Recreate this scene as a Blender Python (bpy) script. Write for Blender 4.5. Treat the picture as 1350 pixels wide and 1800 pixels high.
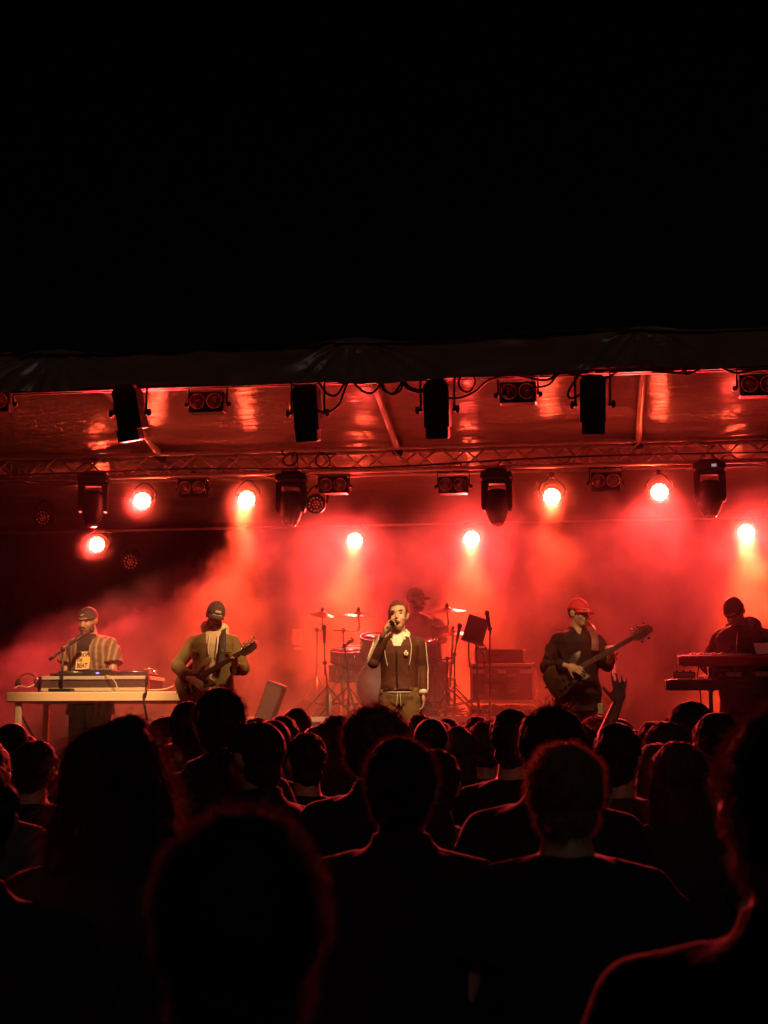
import bpy, bmesh, math, random
import numpy as np
from mathutils import Vector, Matrix, Euler, noise as mnoise
R = math.radians
PI = math.pi
random.seed(7)
rng = np.random.default_rng(7)
for _o in list(bpy.data.objects): bpy.data.objects.remove(_o, do_unlink=True)
SC = bpy.context.scene
COL = SC.collection

# ------------------------------------------------------------------ camera
FPX = 2600.0                      # focal length in photo pixels (1350 x 1800 frame)
YAW, PITCH = R(8.0), math.atan(410/2600.0)
EYE = Vector((0, 0, 1.65))
cam_d = bpy.data.cameras.new('camera'); cam = bpy.data.objects.new('camera', cam_d); COL.objects.link(cam)
cam.location = EYE; cam.rotation_euler = (PI/2 + PITCH, 0, YAW)
cam_d.sensor_fit = 'HORIZONTAL'; cam_d.sensor_width = 27.0; cam_d.lens = 27.0*FPX/1350
cam_d.clip_start = 0.05; cam_d.clip_end = 3000
cam_d.dof.use_dof = True; cam_d.dof.focus_distance = 12.5; cam_d.dof.aperture_fstop = 7.5
SC.camera = cam
# ------------------------------------------------------------------ night sky, faint night light, exposure
world = bpy.data.worlds.new('World'); SC.world = world; world.use_nodes = True
wn = world.node_tree
sky = wn.nodes.new('ShaderNodeTexSky'); sky.sky_type = 'NISHITA'; sky.sun_disc = False
sky.sun_elevation = R(32); sky.sun_rotation = R(200)
wn.nodes['Background'].inputs['Strength'].default_value = 0.00008
wn.links.new(sky.outputs[0], wn.nodes['Background'].inputs['Color'])
sun_d = bpy.data.lights.new('night_glow', 'SUN'); sun_d.energy = 0.05; sun_d.angle = R(12); sun_d.color = (1.0, .86, .72)
sun = bpy.data.objects.new('night_glow', sun_d); COL.objects.link(sun); sun.location = (4, -6, 9)
sun.rotation_euler = (R(58), 0, R(20))
SC.view_settings.view_transform = 'Standard'; SC.view_settings.look = 'None'
SC.view_settings.exposure = 0.0; SC.view_settings.gamma = 1.0; SC.view_settings.use_curve_mapping = False
cy = SC.cycles
cy.use_denoising = True
try: cy.denoiser = 'OPENIMAGEDENOISE'
except Exception: pass
cy.use_adaptive_sampling = True; cy.adaptive_threshold = 0.05; cy.adaptive_min_samples = 16
cy.max_bounces = 6; cy.diffuse_bounces = 2; cy.glossy_bounces = 3; cy.transmission_bounces = 2; cy.transparent_max_bounces = 12
cy.volume_bounces = 1; cy.volume_step_rate = 1.0; cy.volume_max_steps = 64
cy.sample_clamp_indirect = 6.0
cy.caustics_reflective = False; cy.caustics_refractive = False

_rot = cam.rotation_euler.to_matrix()
def ray(px, py):
    return _rot @ Vector(((px-675)/FPX, (900-py)/FPX, -1.0))
def P(px, py, Y):
    """point of the vertical plane at stage depth Y seen at photo pixel (px, py)"""
    d = ray(px, py); return EYE + d*(Y/d.y)
def PD(px, py, D):
    """point at axial camera distance D"""
    return EYE + ray(px, py)*D
def M_AT(D): return FPX/D      # photo pixels per metre

# ------------------------------------------------------------------ tagging
def tag(o, label=None, cat=None, group=None, kind=None):
    if label: o['label'] = label
    if cat: o['category'] = cat
    if group: o['group'] = group
    if kind: o['kind'] = kind
    return o
def thing(name, label, cat, loc=(0,0,0), rz=0, group=None):
    o = bpy.data.objects.new(name, None); COL.objects.link(o); o.empty_display_size = .1
    o.location = loc; o.rotation_euler = (0,0,rz); return tag(o, label, cat, group)
def copy_tree(o, parent=None):
    c = o.copy(); COL.objects.link(c); c.parent = parent
    for ch in list(o.children): copy_tree(ch, c)
    return c

# ------------------------------------------------------------------ materials
MATS = {}
def mat(name, col, rough=.6, metal=0.0, var=.25, scale=14.0, bump=.15, bscale=60.0, emit=None, estr=0, spec=.5, sheen=0, coat=0, stretch=(1,1,1)):
    if name in MATS: return MATS[name]
    m = bpy.data.materials.new(name); m.use_nodes = True; nt = m.node_tree; N, L = nt.nodes, nt.links
    b = N['Principled BSDF']
    tc = N.new('ShaderNodeTexCoord'); mp = N.new('ShaderNodeMapping'); mp.inputs['Scale'].default_value = stretch
    L.new(tc.outputs['Object'], mp.inputs[0])
    nz = N.new('ShaderNodeTexNoise'); nz.inputs['Scale'].default_value = scale; nz.inputs['Detail'].default_value = 4
    L.new(mp.outputs[0], nz.inputs['Vector'])
    mx = N.new('ShaderNodeMix'); mx.data_type = 'RGBA'
    mx.inputs['A'].default_value = tuple(c*(1-var) for c in col)+(1,); mx.inputs['B'].default_value = tuple(min(1,c*(1+var)) for c in col)+(1,)
    L.new(nz.outputs['Fac'], mx.inputs['Factor']); L.new(mx.outputs['Result'], b.inputs['Base Color'])
    b.inputs['Roughness'].default_value = rough; b.inputs['Metallic'].default_value = metal
    b.inputs['Specular IOR Level'].default_value = spec
    if sheen: b.inputs['Sheen Weight'].default_value = sheen
    if coat: b.inputs['Coat Weight'].default_value = coat
    if bump:
        n2 = N.new('ShaderNodeTexNoise'); n2.inputs['Scale'].default_value = bscale; n2.inputs['Detail'].default_value = 3
        L.new(mp.outputs[0], n2.inputs['Vector'])
        bp = N.new('ShaderNodeBump'); bp.inputs['Strength'].default_value = bump; bp.inputs['Distance'].default_value = .01
        L.new(n2.outputs['Fac'], bp.inputs['Height']); L.new(bp.outputs[0], b.inputs['Normal'])
    if emit:
        b.inputs['Emission Color'].default_value = tuple(emit)+(1,); b.inputs['Emission Strength'].default_value = estr
        m.cycles.emission_sampling = 'NONE'
    MATS[name] = m
    return m

# ------------------------------------------------------------------ mesh builder
def frame_of(d, up=None):
    d = Vector(d).normalized()
    u = Vector(up) if up is not None else Vector((0,0,1))
    if abs(d.dot(u.normalized())) > .97: u = Vector((0,1,0)) if abs(d.y) < .9 else Vector((1,0,0))
    x = u.cross(d).normalized(); y = d.cross(x).normalized()
    return x, y, d
class MB:
    def __init__(s): s.v = []; s.f = []
    def add(s, vs, fs):
        o = len(s.v); s.v += [tuple(p) for p in vs]; s.f += [tuple(i+o for i in f) for f in fs]; return s
    def box(s, c, size, rot=None, taper=1.0):
        hx, hy, hz = [a/2 for a in size]; c = Vector(c)
        vs = [Vector((x*hx*(taper if z > 0 else 1), y*hy*(taper if z > 0 else 1), z*hz)) for z in (-1,1) for y in (-1,1) for x in (-1,1)]
        if rot is not None:
            m = rot if isinstance(rot, Matrix) else Euler(rot).to_matrix(); vs = [m @ v for v in vs]
        return s.add([c+v for v in vs], [(0,2,3,1),(4,5,7,6),(0,1,5,4),(2,6,7,3),(0,4,6,2),(1,3,7,5)])
    def rbox(s, c, size, b=.01, rot=None):
        """box with chamfered edges"""
        hx, hy, hz = [a/2 for a in size]; b = min(b, hx*.9, hy*.9, hz*.9)
        def ring(z, i):
            x, y = hx-i, hy-i; k = b*.999 if i == 0 else b*.5
            return [(x-k,-y,z),(x,-y+k,z),(x,y-k,z),(x-k,y,z),(-x+k,y,z),(-x,y-k,z),(-x,-y+k,z),(-x+k,-y,z)]
        rings = [ring(-hz,b), ring(-hz+b,0), ring(hz-b,0), ring(hz,b)]
        m = (rot if isinstance(rot, Matrix) else Euler(rot).to_matrix()) if rot is not None else Matrix.Identity(3)
        c = Vector(c); vs = [c+m@Vector(p) for r in rings for p in r]; fs = []
        for k in range(3):
            for i in range(8): j = (i+1)%8; fs.append((k*8+i,k*8+j,k*8+8+j,k*8+8+i))
        fs.append(tuple(range(7,-1,-1))); fs.append(tuple(range(24,32)))
        return s.add(vs, fs)
    def loft(s, rings, caps=True):
        n = len(rings[0]); vs = [p for r in rings for p in r]; fs = []
        for k in range(len(rings)-1):
            for i in range(n):
                j = (i+1)%n; fs.append((k*n+i, k*n+j, (k+1)*n+j, (k+1)*n+i))
        if caps: fs.append(tuple(range(n-1,-1,-1))); fs.append(tuple(range((len(rings)-1)*n, len(rings)*n)))
        return s.add(vs, fs)
    def tube(s, pts, r, n=8, caps=True, r2=None, flat=1.0, up=None):
        """tube along pts; r a number or a list; flat squashes the second axis"""
        pts = [Vector(p) for p in pts]; rings = []
        for i, p in enumerate(pts):
            d = pts[min(i+1,len(pts)-1)] - pts[max(i-1,0)]
            if up is None and i and d.length > 1e-9:
                dn = d.normalized(); x = x - dn*x.dot(dn)       # carry the frame along, no twist
                if x.length < 1e-6: x, y, _ = frame_of(d)
                else: x.normalize(); y = dn.cross(x)
            else: x, y, _ = frame_of(d, up)
            rr = r[i] if isinstance(r,(list,tuple)) else r
            fl = flat[i] if isinstance(flat,(list,tuple)) else flat
            rings.append([p + x*(rr*math.cos(2*PI*k/n)) + y*(rr*fl*math.sin(2*PI*k/n)) for k in range(n)])
        return s.loft(rings, caps)
    def capsule(s, a, b, ra, rb, n=12, flat=1.0, up=None):
        a, b = Vector(a), Vector(b); d = (b-a).normalized(); pts, rr = [], []
        for t in (-1,-.9,-.65,-.3): pts.append(a + d*ra*t); rr.append(ra*math.sqrt(max(1e-3,1-t*t)))
        for t in (0,.33,.66,1): pts.append(a.lerp(b,t)); rr.append(ra+(rb-ra)*t)
        for t in (.3,.65,.9,1): pts.append(b + d*rb*t); rr.append(rb*math.sqrt(max(1e-3,1-t*t)))
        return s.tube(pts, rr, n, True, flat=flat, up=up)
    def ell(s, c, r, rot=None, nu=16, nv=10):
        c = Vector(c); m = (rot if isinstance(rot, Matrix) else Euler(rot).to_matrix()) if rot is not None else Matrix.Identity(3)
        if not isinstance(r,(tuple,list)): r = (r,r,r)
        vs = [c + m@Vector((0,0,-r[2]))]
        for j in range(1,nv):
            t = -PI/2+PI*j/nv
            vs += [c + m@Vector((r[0]*math.cos(t)*math.cos(2*PI*i/nu), r[1]*math.cos(t)*math.sin(2*PI*i/nu), r[2]*math.sin(t))) for i in range(nu)]
        vs.append(c + m@Vector((0,0,r[2]))); fs = []
        for i in range(nu):
            k = (i+1)%nu; fs.append((0,1+k,1+i)); t = len(vs)-1; b = 1+(nv-2)*nu; fs.append((t,b+i,b+k))
            for j in range(nv-2): fs.append((1+j*nu+i,1+j*nu+k,1+(j+1)*nu+k,1+(j+1)*nu+i))
        return s.add(vs, fs)
    def lathe(s, prof, origin=(0,0,0), axis=(0,0,1), n=20, caps=True):
        x, y, d = frame_of(axis); o = Vector(origin)
        return s.loft([[o + d*h + x*(r*math.cos(2*PI*k/n)) + y*(r*math.sin(2*PI*k/n)) for k in range(n)] for r, h in prof], caps)
    def prism(s, outline, th, m=None, bev=0):
        """2D outline in local XZ extruded along Y by th (centred)"""
        m = m or Matrix.Identity(4); n = len(outline); rings = []
        cx = sum(p[0] for p in outline)/n; cz = sum(p[1] for p in outline)/n
        lay = [(-th/2,1)] if not bev else [(-th/2,1-bev),(-th/2*.6,1)]
        lay += [(th/2,1)] if not bev else [(th/2*.6,1),(th/2,1-bev)]
        for y, k in lay: rings.append([m@Vector((cx+(x-cx)*k, y, cz+(z-cz)*k)) for x, z in outline])
        return s.loft(rings, True)
    def mesh(s, name, smooth=False):
        me = bpy.data.meshes.new(name); me.from_pydata(s.v, [], s.f); me.update()
        if smooth:
            me.polygons.foreach_set('use_smooth', [True]*len(me.polygons))
        return me
    def build(s, name, m, parent=None, smooth=False, loc=None, angle=None):
        me = s.mesh(name, smooth); o = bpy.data.objects.new(name, me); COL.objects.link(o)
        if m is not None: me.materials.append(m)
        o.parent = parent
        if loc is not None: o.location = loc
        if smooth and angle: 
            try: me.set_sharp_from_angle(angle=angle)
            except Exception: pass
        return o
def obj(name, me, m=None, parent=None, loc=None):
    o = bpy.data.objects.new(name, me); COL.objects.link(o); o.parent = parent
    if m is not None and not me.materials: me.materials.append(m)
    if loc is not None: o.location = loc
    return o
def solo(name, mb, m, label, cat, group=None, smooth=True, kind=None, angle=R(40)):
    """a thing that is one mesh; origin moved to its base"""
    a = np.array(mb.v); c = Vector((a[:,0].mean(), a[:,1].mean(), a[:,2].min()))
    mb.v = [tuple(Vector(p)-c) for p in mb.v]
    o = mb.build(name, m, None, smooth, c, angle); return tag(o, label, cat, group, kind)
def smooth_path(ctrl, n=8):
    """Catmull-Rom through control points"""
    c = [Vector(p) for p in ctrl]; c = [c[0]*2-c[1]] + c + [c[-1]*2-c[-2]]; out = []
    for i in range(1,len(c)-2):
        for k in range(n):
            t = k/n; a,b,d,e = c[i-1],c[i],c[i+1],c[i+2]
            out.append(.5*((2*b)+(d-a)*t+(2*a-5*b+4*d-e)*t*t+(3*b-a-3*d+e)*t**3))
    out.append(c[-2]); return out

# ------------------------------------------------------------------ materials of the place
M_black = mat('black_paint_metal', (.018,.017,.017), .45, .3, .3, 20, .1, 90)
M_blackpl = mat('black_plastic', (.012,.011,.011), .55, 0, .25, 25, .08, 120)
M_alu = mat('aluminium_tube', (.80,.77,.74), .45, .35, .2, 9, .05, 60)
M_chrome = mat('chrome', (.75,.74,.72), .16, 1.0, .1, 6, 0)
M_deck = mat('stage_deck_boards', (.05,.045,.04), .65, 0, .4, 3, .2, 30)
M_skirt = mat('black_stage_skirt', (.03,.024,.022), .9, 0, .3, 5, .25, 18)
M_back = mat('black_backdrop_cloth', (.014,.012,.012), .95, 0, .3, 3, .3, 9)
M_ground = mat('trampled_dark_ground', (.045,.04,.034), .95, 0, .5, 1.5, .5, 12)
M_cable = mat('rubber_cable', (.012,.012,.012), .55, 0, .2, 20, 0)
M_lensoff = mat('unlit_lamp_glass', (.62,.55,.5), .18, .6, .3, 60, .3, 140)
M_reflector = mat('lamp_reflector_ring', (.85,.75,.68), .25, .8, .2, 40, .1, 90)

# ceiling tarpaulin: pale PVC, glossy, with fine crosswise wrinkles
def ceiling_mat():
    m = bpy.data.materials.new('wrinkled_tarpaulin'); m.use_nodes = True; N, L = m.node_tree.nodes, m.node_tree.links
    b = N['Principled BSDF']; tc = N.new('ShaderNodeTexCoord')
    mp = N.new('ShaderNodeMapping'); mp.inputs['Scale'].default_value = (.55, 7.0, 1); L.new(tc.outputs['Object'], mp.inputs[0])
    n1 = N.new('ShaderNodeTexNoise'); n1.inputs['Scale'].default_value = 2.2; n1.inputs['Detail'].default_value = 5; n1.inputs['Distortion'].default_value = .6
    L.new(mp.outputs[0], n1.inputs['Vector'])
    bp = N.new('ShaderNodeBump'); bp.inputs['Strength'].default_value = .6; bp.inputs['Distance'].default_value = .03
    L.new(n1.outputs['Fac'], bp.inputs['Height']); L.new(bp.outputs[0], b.inputs['Normal'])
    n2 = N.new('ShaderNodeTexNoise'); n2.inputs['Scale'].default_value = 1.1; n2.inputs['Detail'].default_value = 6
    L.new(tc.outputs['Object'], n2.inputs['Vector'])
    cr = N.new('ShaderNodeValToRGB'); cr.color_ramp.elements[0].color = (.36,.32,.31,1); cr.color_ramp.elements[1].color = (.54,.49,.48,1)
    L.new(n2.outputs['Fac'], cr.inputs[0]); L.new(cr.outputs[0], b.inputs['Base Color'])
    b.inputs['Roughness'].default_value = .16; b.inputs['Specular IOR Level'].default_value = .5
    return m
M_tarp = ceiling_mat()
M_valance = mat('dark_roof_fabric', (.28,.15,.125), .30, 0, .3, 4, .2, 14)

# ------------------------------------------------------------------ ground
g = MB()
g.add([(-400,-400,0),(400,-400,0),(400,600,0),(-400,600,0)], [(0,1,2,3)])
tag(g.build('ground', M_ground), kind='structure')

DECK = 1.15                      # stage floor height
RISER = 1.93                     # top of the drum riser
XL, XR = -9.5, 5.2               # stage ends
YF, YB = 11.3, 18.6
# stage: deck + front skirt
st = thing('stage_platform', 'raised black stage platform that carries the whole band', 'stage', ((XL+XR)/2, (YF+YB)/2, 0))
w, d = XR-XL, YB-YF
nb = 14
for i in range(nb):
    bw = w/nb
    MB().rbox((-w/2+bw*(i+.5), 0, DECK-.02), (bw-.006, d, .04), .004).build('deck_panel', M_deck, st)
sk = MB(); n = 240; top, bot = [], []
for i in range(n+1):
    x = -w/2+w*i/n; y = -d/2+.03+.018*math.sin(x*16+.8*math.sin(x*3.1))
    top.append((x, y, DECK-.045)); bot.append((x, y*1.0+.01*math.sin(x*23), .02))
sk.add(top+bot, [(i, n+1+i, n+2+i, i+1) for i in range(n)])
sk.build('skirt', M_skirt, st, True)
# pleated backdrop
bd = MB(); n = 330; rows = [.0, 1.0, 2.2, 3.25]; vs = []
for z in rows:
    for i in range(n+1):
        x = -w/2+w*i/n; vs.append((x, .05*math.sin(x*9+.9*math.sin(x*2.3)+.15*z), z))
bd.add(vs, [(k*(n+1)+i, k*(n+1)+i+1, (k+1)*(n+1)+i+1, (k+1)*(n+1)+i) for k in range(3) for i in range(n)])
o = bd.build('stage_backdrop', M_back, None, True, ((XL+XR)/2, YB-.35, DECK)); tag(o, 'black pleated cloth backdrop closing the rear of the stage', 'backdrop')

# ------------------------------------------------------------------ canopy roof
def ceil_z(Y):
    if Y < 13.4: return 5.28 + (Y-13.4)*.215
    return 5.33 - .158*(Y-13.4) - .05*math.exp(-(Y-13.4)*3)
can = thing('stage_canopy', 'dark tarpaulin canopy roof stretched over the stage', 'canopy', (0, 12, 4.5))
cg = MB(); nx, ny = 260, 90; vs = []
for j in range(ny+1):
    Y = 10.85 + (18.55-10.85)*j/ny
    for i in range(nx+1):
        X = XL-.6 + (XR-XL+1.2)*i/nx
        sag = .05*math.sin((X+.2)*PI/2.35)**2
        nzv = mnoise.noise(Vector((X*.9, Y*5.5, 3)))*.016 + mnoise.noise(Vector((X*2.2, Y*12, 8)))*.006
        vs.append((X, Y-12, ceil_z(Y)-sag+nzv-4.5))
cg.add(vs, [(j*(nx+1)+i, (j+1)*(nx+1)+i, (j+1)*(nx+1)+i+1, j*(nx+1)+i+1) for j in range(ny) for i in range(nx)])
cg.build('ceiling', M_tarp, can, True)
# front valance: fabric pulled over the front pipe, gathered at tie points, creases fan out from each
ties = [P(620,588,10.8).x, P(1130,575,10.8).x, P(90,610,10.8).x, P(1135,575,10.8).x+2.6, P(90,610,10.8).x-2.4]
vg = MB(); nx, ny = 520, 40; vs = []
FV = P(675,668,10.75).z; FVT = P(675,592,10.75).z
def edge_bot(X):
    return FV + .02*math.sin(X*1.7+1) + .012*math.sin(X*5.1)
for j in range(ny+1):
    t = j/ny
    for i in range(nx+1):
        X = XL-.6 + (XR-XL+1.2)*i/nx
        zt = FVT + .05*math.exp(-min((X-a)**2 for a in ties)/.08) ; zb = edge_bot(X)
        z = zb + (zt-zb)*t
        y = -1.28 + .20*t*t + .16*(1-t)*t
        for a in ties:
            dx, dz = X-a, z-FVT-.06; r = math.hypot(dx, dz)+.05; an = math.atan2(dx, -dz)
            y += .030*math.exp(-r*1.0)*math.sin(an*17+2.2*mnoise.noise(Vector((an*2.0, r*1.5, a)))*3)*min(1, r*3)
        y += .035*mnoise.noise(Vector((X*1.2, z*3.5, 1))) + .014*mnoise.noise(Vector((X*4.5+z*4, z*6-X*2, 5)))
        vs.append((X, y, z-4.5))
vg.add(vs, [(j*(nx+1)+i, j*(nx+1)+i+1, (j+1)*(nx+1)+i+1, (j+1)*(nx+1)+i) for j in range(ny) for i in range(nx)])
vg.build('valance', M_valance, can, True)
# roof skin above (outside) closing the canopy
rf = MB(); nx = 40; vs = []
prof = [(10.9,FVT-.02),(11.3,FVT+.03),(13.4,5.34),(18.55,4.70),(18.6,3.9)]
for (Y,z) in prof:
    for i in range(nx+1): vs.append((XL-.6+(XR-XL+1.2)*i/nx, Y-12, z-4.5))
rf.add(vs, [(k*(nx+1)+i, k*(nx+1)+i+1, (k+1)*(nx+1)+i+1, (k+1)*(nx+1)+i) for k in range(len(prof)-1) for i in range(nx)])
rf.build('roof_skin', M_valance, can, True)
# roof poles under the tarpaulin, running from the front pipe to the back truss
def roof_pole(px, py, r=.035):
    # solve the stage x of a pole that passes through pixel (px, py) on the ceiling plane
    best = None
    for k in range(400):
        Y = 12.2+k*.01*1.0; q = P(px, py, Y)
        e = abs(q.z-(ceil_z(Y)-.09))
        if best is None or e < best[0]: best = (e, q.x)
    X = best[1]; MB().tube([(X, Y-12, ceil_z(Y)-.10-4.5) for Y in (13.3,14.2,15.2,16.05)], r, 10).build('roof_pole', M_alu, can, True)
    cl = MB().rbox((X, 15.75-12, ceil_z(15.75)-.12-4.5), (.11,.13,.11), .015); cl.build('pole_clamp', M_black, can)
    return X
for (px,py) in ((672,715),(205,705),(1127,705)): roof_pole(px,py)
for X in (XL+.4, XR-.3, XL+2.0): MB().tube([(X, Y-12, ceil_z(Y)-.10-4.5) for Y in (13.3,14.2,15.2,16.05)], .035, 10).build('roof_pole', M_alu, can, True)
# four legs that carry the roof
for X in (XL-.3, XR+.2):
    for Y in (11.05, 18.3):
        MB().tube([(X, Y-12, -4.5), (X, Y-12, ceil_z(Y)-4.5)], .06, 12).build('leg', M_alu, can, True)
# front pipe with the cable bundle
FT_Y = 11.0; FT_Z = P(675,664,FT_Y).z
# ------------------------------------------------------------------ trusses
def truss(Y, zb, h, dep, x0, x1, label, step=.25, fr=.024):
    t = thing('lighting_truss', label, 'truss', ((x0+x1)/2, Y, zb)); W = x1-x0
    chord = MB().tube([(-W/2,0,0),(W/2,0,0)], fr, 10).mesh('chord', True)
    for (y,z) in ((-dep/2,0),(dep/2,0),(-dep/2,h),(dep/2,h)): obj('chord', chord, M_alu, t, (0,y,z))
    up = MB().tube([(-step/2,0,0),(step/2,0,h)], .0125, 6).mesh('brace', True)
    dn = MB().tube([(-step/2,0,h),(step/2,0,0)], .0125, 6).mesh('brace', True)
    hz = MB().tube([(-step/2,-dep/2,0),(step/2,dep/2,0)], .0125, 6).mesh('brace', True)
    n = int(W/step)
    for i in range(n):
        x = -W/2+step*(i+.5)
        obj('brace', up if i%2 else dn, M_alu, t, (x,-dep/2,0))
        obj('brace', dn if i%2 else up, M_alu, t, (x, dep/2,0))
        if i%2 == 0: obj('brace', hz, M_alu, t, (x,0,0)); 
    post = MB().tube([(0,0,0),(0,0,h)], .014, 6).mesh('upright', True)
    for i in range(0, n+1, 12):
        for y in (-dep/2, dep/2): obj('upright', post, M_alu, t, (-W/2+step*i, y, 0))
    return t
BT_Y = 15.8; bz = P(700,826,BT_Y-.12).z; bh = P(700,787,BT_Y-.12).z-bz
truss(BT_Y, bz, bh, .24, XL-.2, XR+.1, 'square aluminium lattice truss above the band at the rear of the stage', .27)
ft = thing('front_pipe', 'dark pipe under the canopy front edge that carries lamps and cables', 'pipe', ((XL+XR)/2, FT_Y, FT_Z))
MB().tube([(-w/2,0,0),(w/2,0,0)], .026, 10).build('pipe', M_black, ft, True)
MB().tube([(-w/2,.26,.05),(w/2,.26,.05)], .026, 10).build('pipe', M_black, ft, True)
for i in range(28):
    MB().tube([(-w/2+.25+i*w/28,0,0),(-w/2+.25+i*w/28+.12,.26,.05)], .012, 6).build('rung', M_black, ft, True)

# ------------------------------------------------------------------ hanging fixtures
def clamp(mb, x, y, z0, z1):
    mb.rbox((x,y,(z0+z1)/2), (.045,.06,z1-z0), .008)
def led_par(px, py, Y, aim, lit=True, power=0, spot=34, label='', hang=None, beam=0, beam_aim=None):
    c = P(px, py, Y); t = thing('stage_lamp', label, 'lamp', c, 0, 'red stage lamps' if lit else 'unlit stage lamps')
    d = (Vector(aim)-c).normalized(); q = d.to_track_quat('-Z','Y').to_matrix().to_4x4()
    r = .105 if not lit else .116
    def L_(mb): mb.v = [tuple(q@Vector(p)) for p in mb.v]; return mb
    L_(MB().lathe([(r*.55,.20),(r*.8,.19),(r,.14),(r,.02),(r*1.05,.012),(r*1.05,-.02),(r*.97,-.02),(r*.95,.0)], n=28)).build('housing', M_black, t, True, angle=R(35))
    face = MB(); face.lathe([(.001,-.004),(r*.95,-.004),(r*.95,.0)], n=28)
    L_(face).build('face_plate', M_black, t)
    lens = MB(); spots = [(0,0)]+[(.034*math.cos(k*PI/3), .034*math.sin(k*PI/3)) for k in range(6)]+[(.074*math.cos(k*PI/6+.2), .074*math.sin(k*PI/6+.2)) for k in range(12)]
    lm = M_led if lit else M_ledoff
    for (x,y) in spots: 
        mb = MB(); mb.ell((x,y,-.008), (.016,.016,.008) if not lit else (.0185,.0185,.009), nu=10, nv=6); L_(mb).build('led_lens', lm, t, True)
    yk = MB(); yk.tube(smooth_path([(r*1.12,0,.06),(r*1.12,0,.16),(.0,0,.27),(-r*1.12,0,.16),(-r*1.12,0,.06)],6), .010, 6); 
    yk.v = [tuple(Matrix.Rotation(PI,4,'X')@Matrix.Rotation(0,4,'Z')@Vector((p[0],p[1],-p[2]))) for p in yk.v]
    yk.v = [(p[0],-p[1],abs(p[2])) for p in yk.v]
    yk.v = [(p[0], p[1]+.05, p[2]-.05) for p in yk.v]
    yk.build('yoke', M_black, t, True)
    if hang: 
        cm = MB(); clamp(cm, 0,.05,.2,hang-c.z); cm.build('clamp', M_black, t)
    if lit and power:
        ld = bpy.data.lights.new('beam','SPOT'); ld.energy = power; ld.color = RED; ld.spot_size = R(spot); ld.spot_blend = 1.0; ld.shadow_soft_size = .09
        lo = bpy.data.objects.new('beam', ld); COL.objects.link(lo); lo.parent = t; lo.location = d*.035; lo.rotation_euler = d.to_track_quat('-Z','Y').to_euler()
    if beam:
        ld = bpy.data.lights.new('beam_core','SPOT'); ld.energy = beam; ld.color = AMBER; ld.spot_size = R(46); ld.spot_blend = 1.0; ld.shadow_soft_size = .08
        lo = bpy.data.objects.new('beam_core', ld); COL.objects.link(lo); lo.parent = t; lo.location = d*.035; lo.rotation_euler = (Vector(beam_aim)-c).to_track_quat('-Z','Y').to_euler()
    return t
RED = (1.0,.043,.040); AMBER = (1.0,.056,.014)
M_led = mat('lit_red_led', (.9,.5,.3), .3, 0, .05, 5, 0, emit=(1.0,.075,.03), estr=190)
M_ledoff = mat('unlit_led_lens', (.95,.85,.78), .16, 1.0, .1, 40, 0, spec=.9)
LAMPS = [ # px, py, Y, wash aim (x,y,z), wash power, wash angle, beam power, beam aim, label
 (251,880,15.9,(-3.2,5.0,1.6),5000,64,0,None,'lit red stage lamp under the truss above the DJ, upper one at the left'),
 (434,877,15.9,(-2.9,8.0,1.5),1400,76,3600,(-3.75,14.0,1.2),'lit red stage lamp under the truss with a yellow beam above the guitarist'),
 (171,957,17.2,(-4.2,6.0,1.6),3600,60,0,None,'lit red stage lamp on the rear bar above the DJ, the leftmost glowing one'),
 (624,950,17.2,(-2.2,8.5,1.8),1450,84,4200,(-2.75,15.0,1.2),'lit red stage lamp on the rear bar left of the drummer'),
 (829,947,17.2,(-.9,8.5,1.8),1450,84,4200,(-1.30,15.0,1.2),'lit red stage lamp on the rear bar right of the drummer'),
 (970,873,15.9,(-.2,7.0,1.2),900,60,1600,(-.35,13.4,1.2),'lit red stage lamp under the truss above the red-capped bassist'),
 (1159,865,15.9,(.5,5.0,1.6),3800,60,0,None,'lit red stage lamp under the truss beside the rightmost moving head'),
 (1312,935,17.2,(1.0,8.5,1.8),1450,82,5600,(1.75,15.0,1.2),'lit red stage lamp on the rear bar at the right edge above the keyboard player'),
]
for (px,py,Y,aim,pw,sp,bp_,ba_,lab) in LAMPS:
    led_par(px,py,Y,aim,True,pw,sp,lab, hang=(bz-.02 if Y < 16.5 else None), beam=bp_, beam_aim=ba_)
for (px,py,Y,lab) in ((75,910,17.2,'unlit round LED lamp on the rear bar at the far left edge'),(229,988,17.2,'unlit round LED lamp hanging lowest, above the DJ'),(555,886,15.95,'unlit round LED lamp in haze between moving head and twin blinder')):
    led_par(px,py,Y,P(px,py,Y)+Vector((.6,-8,-1.2)),False,0,0,lab)
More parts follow.
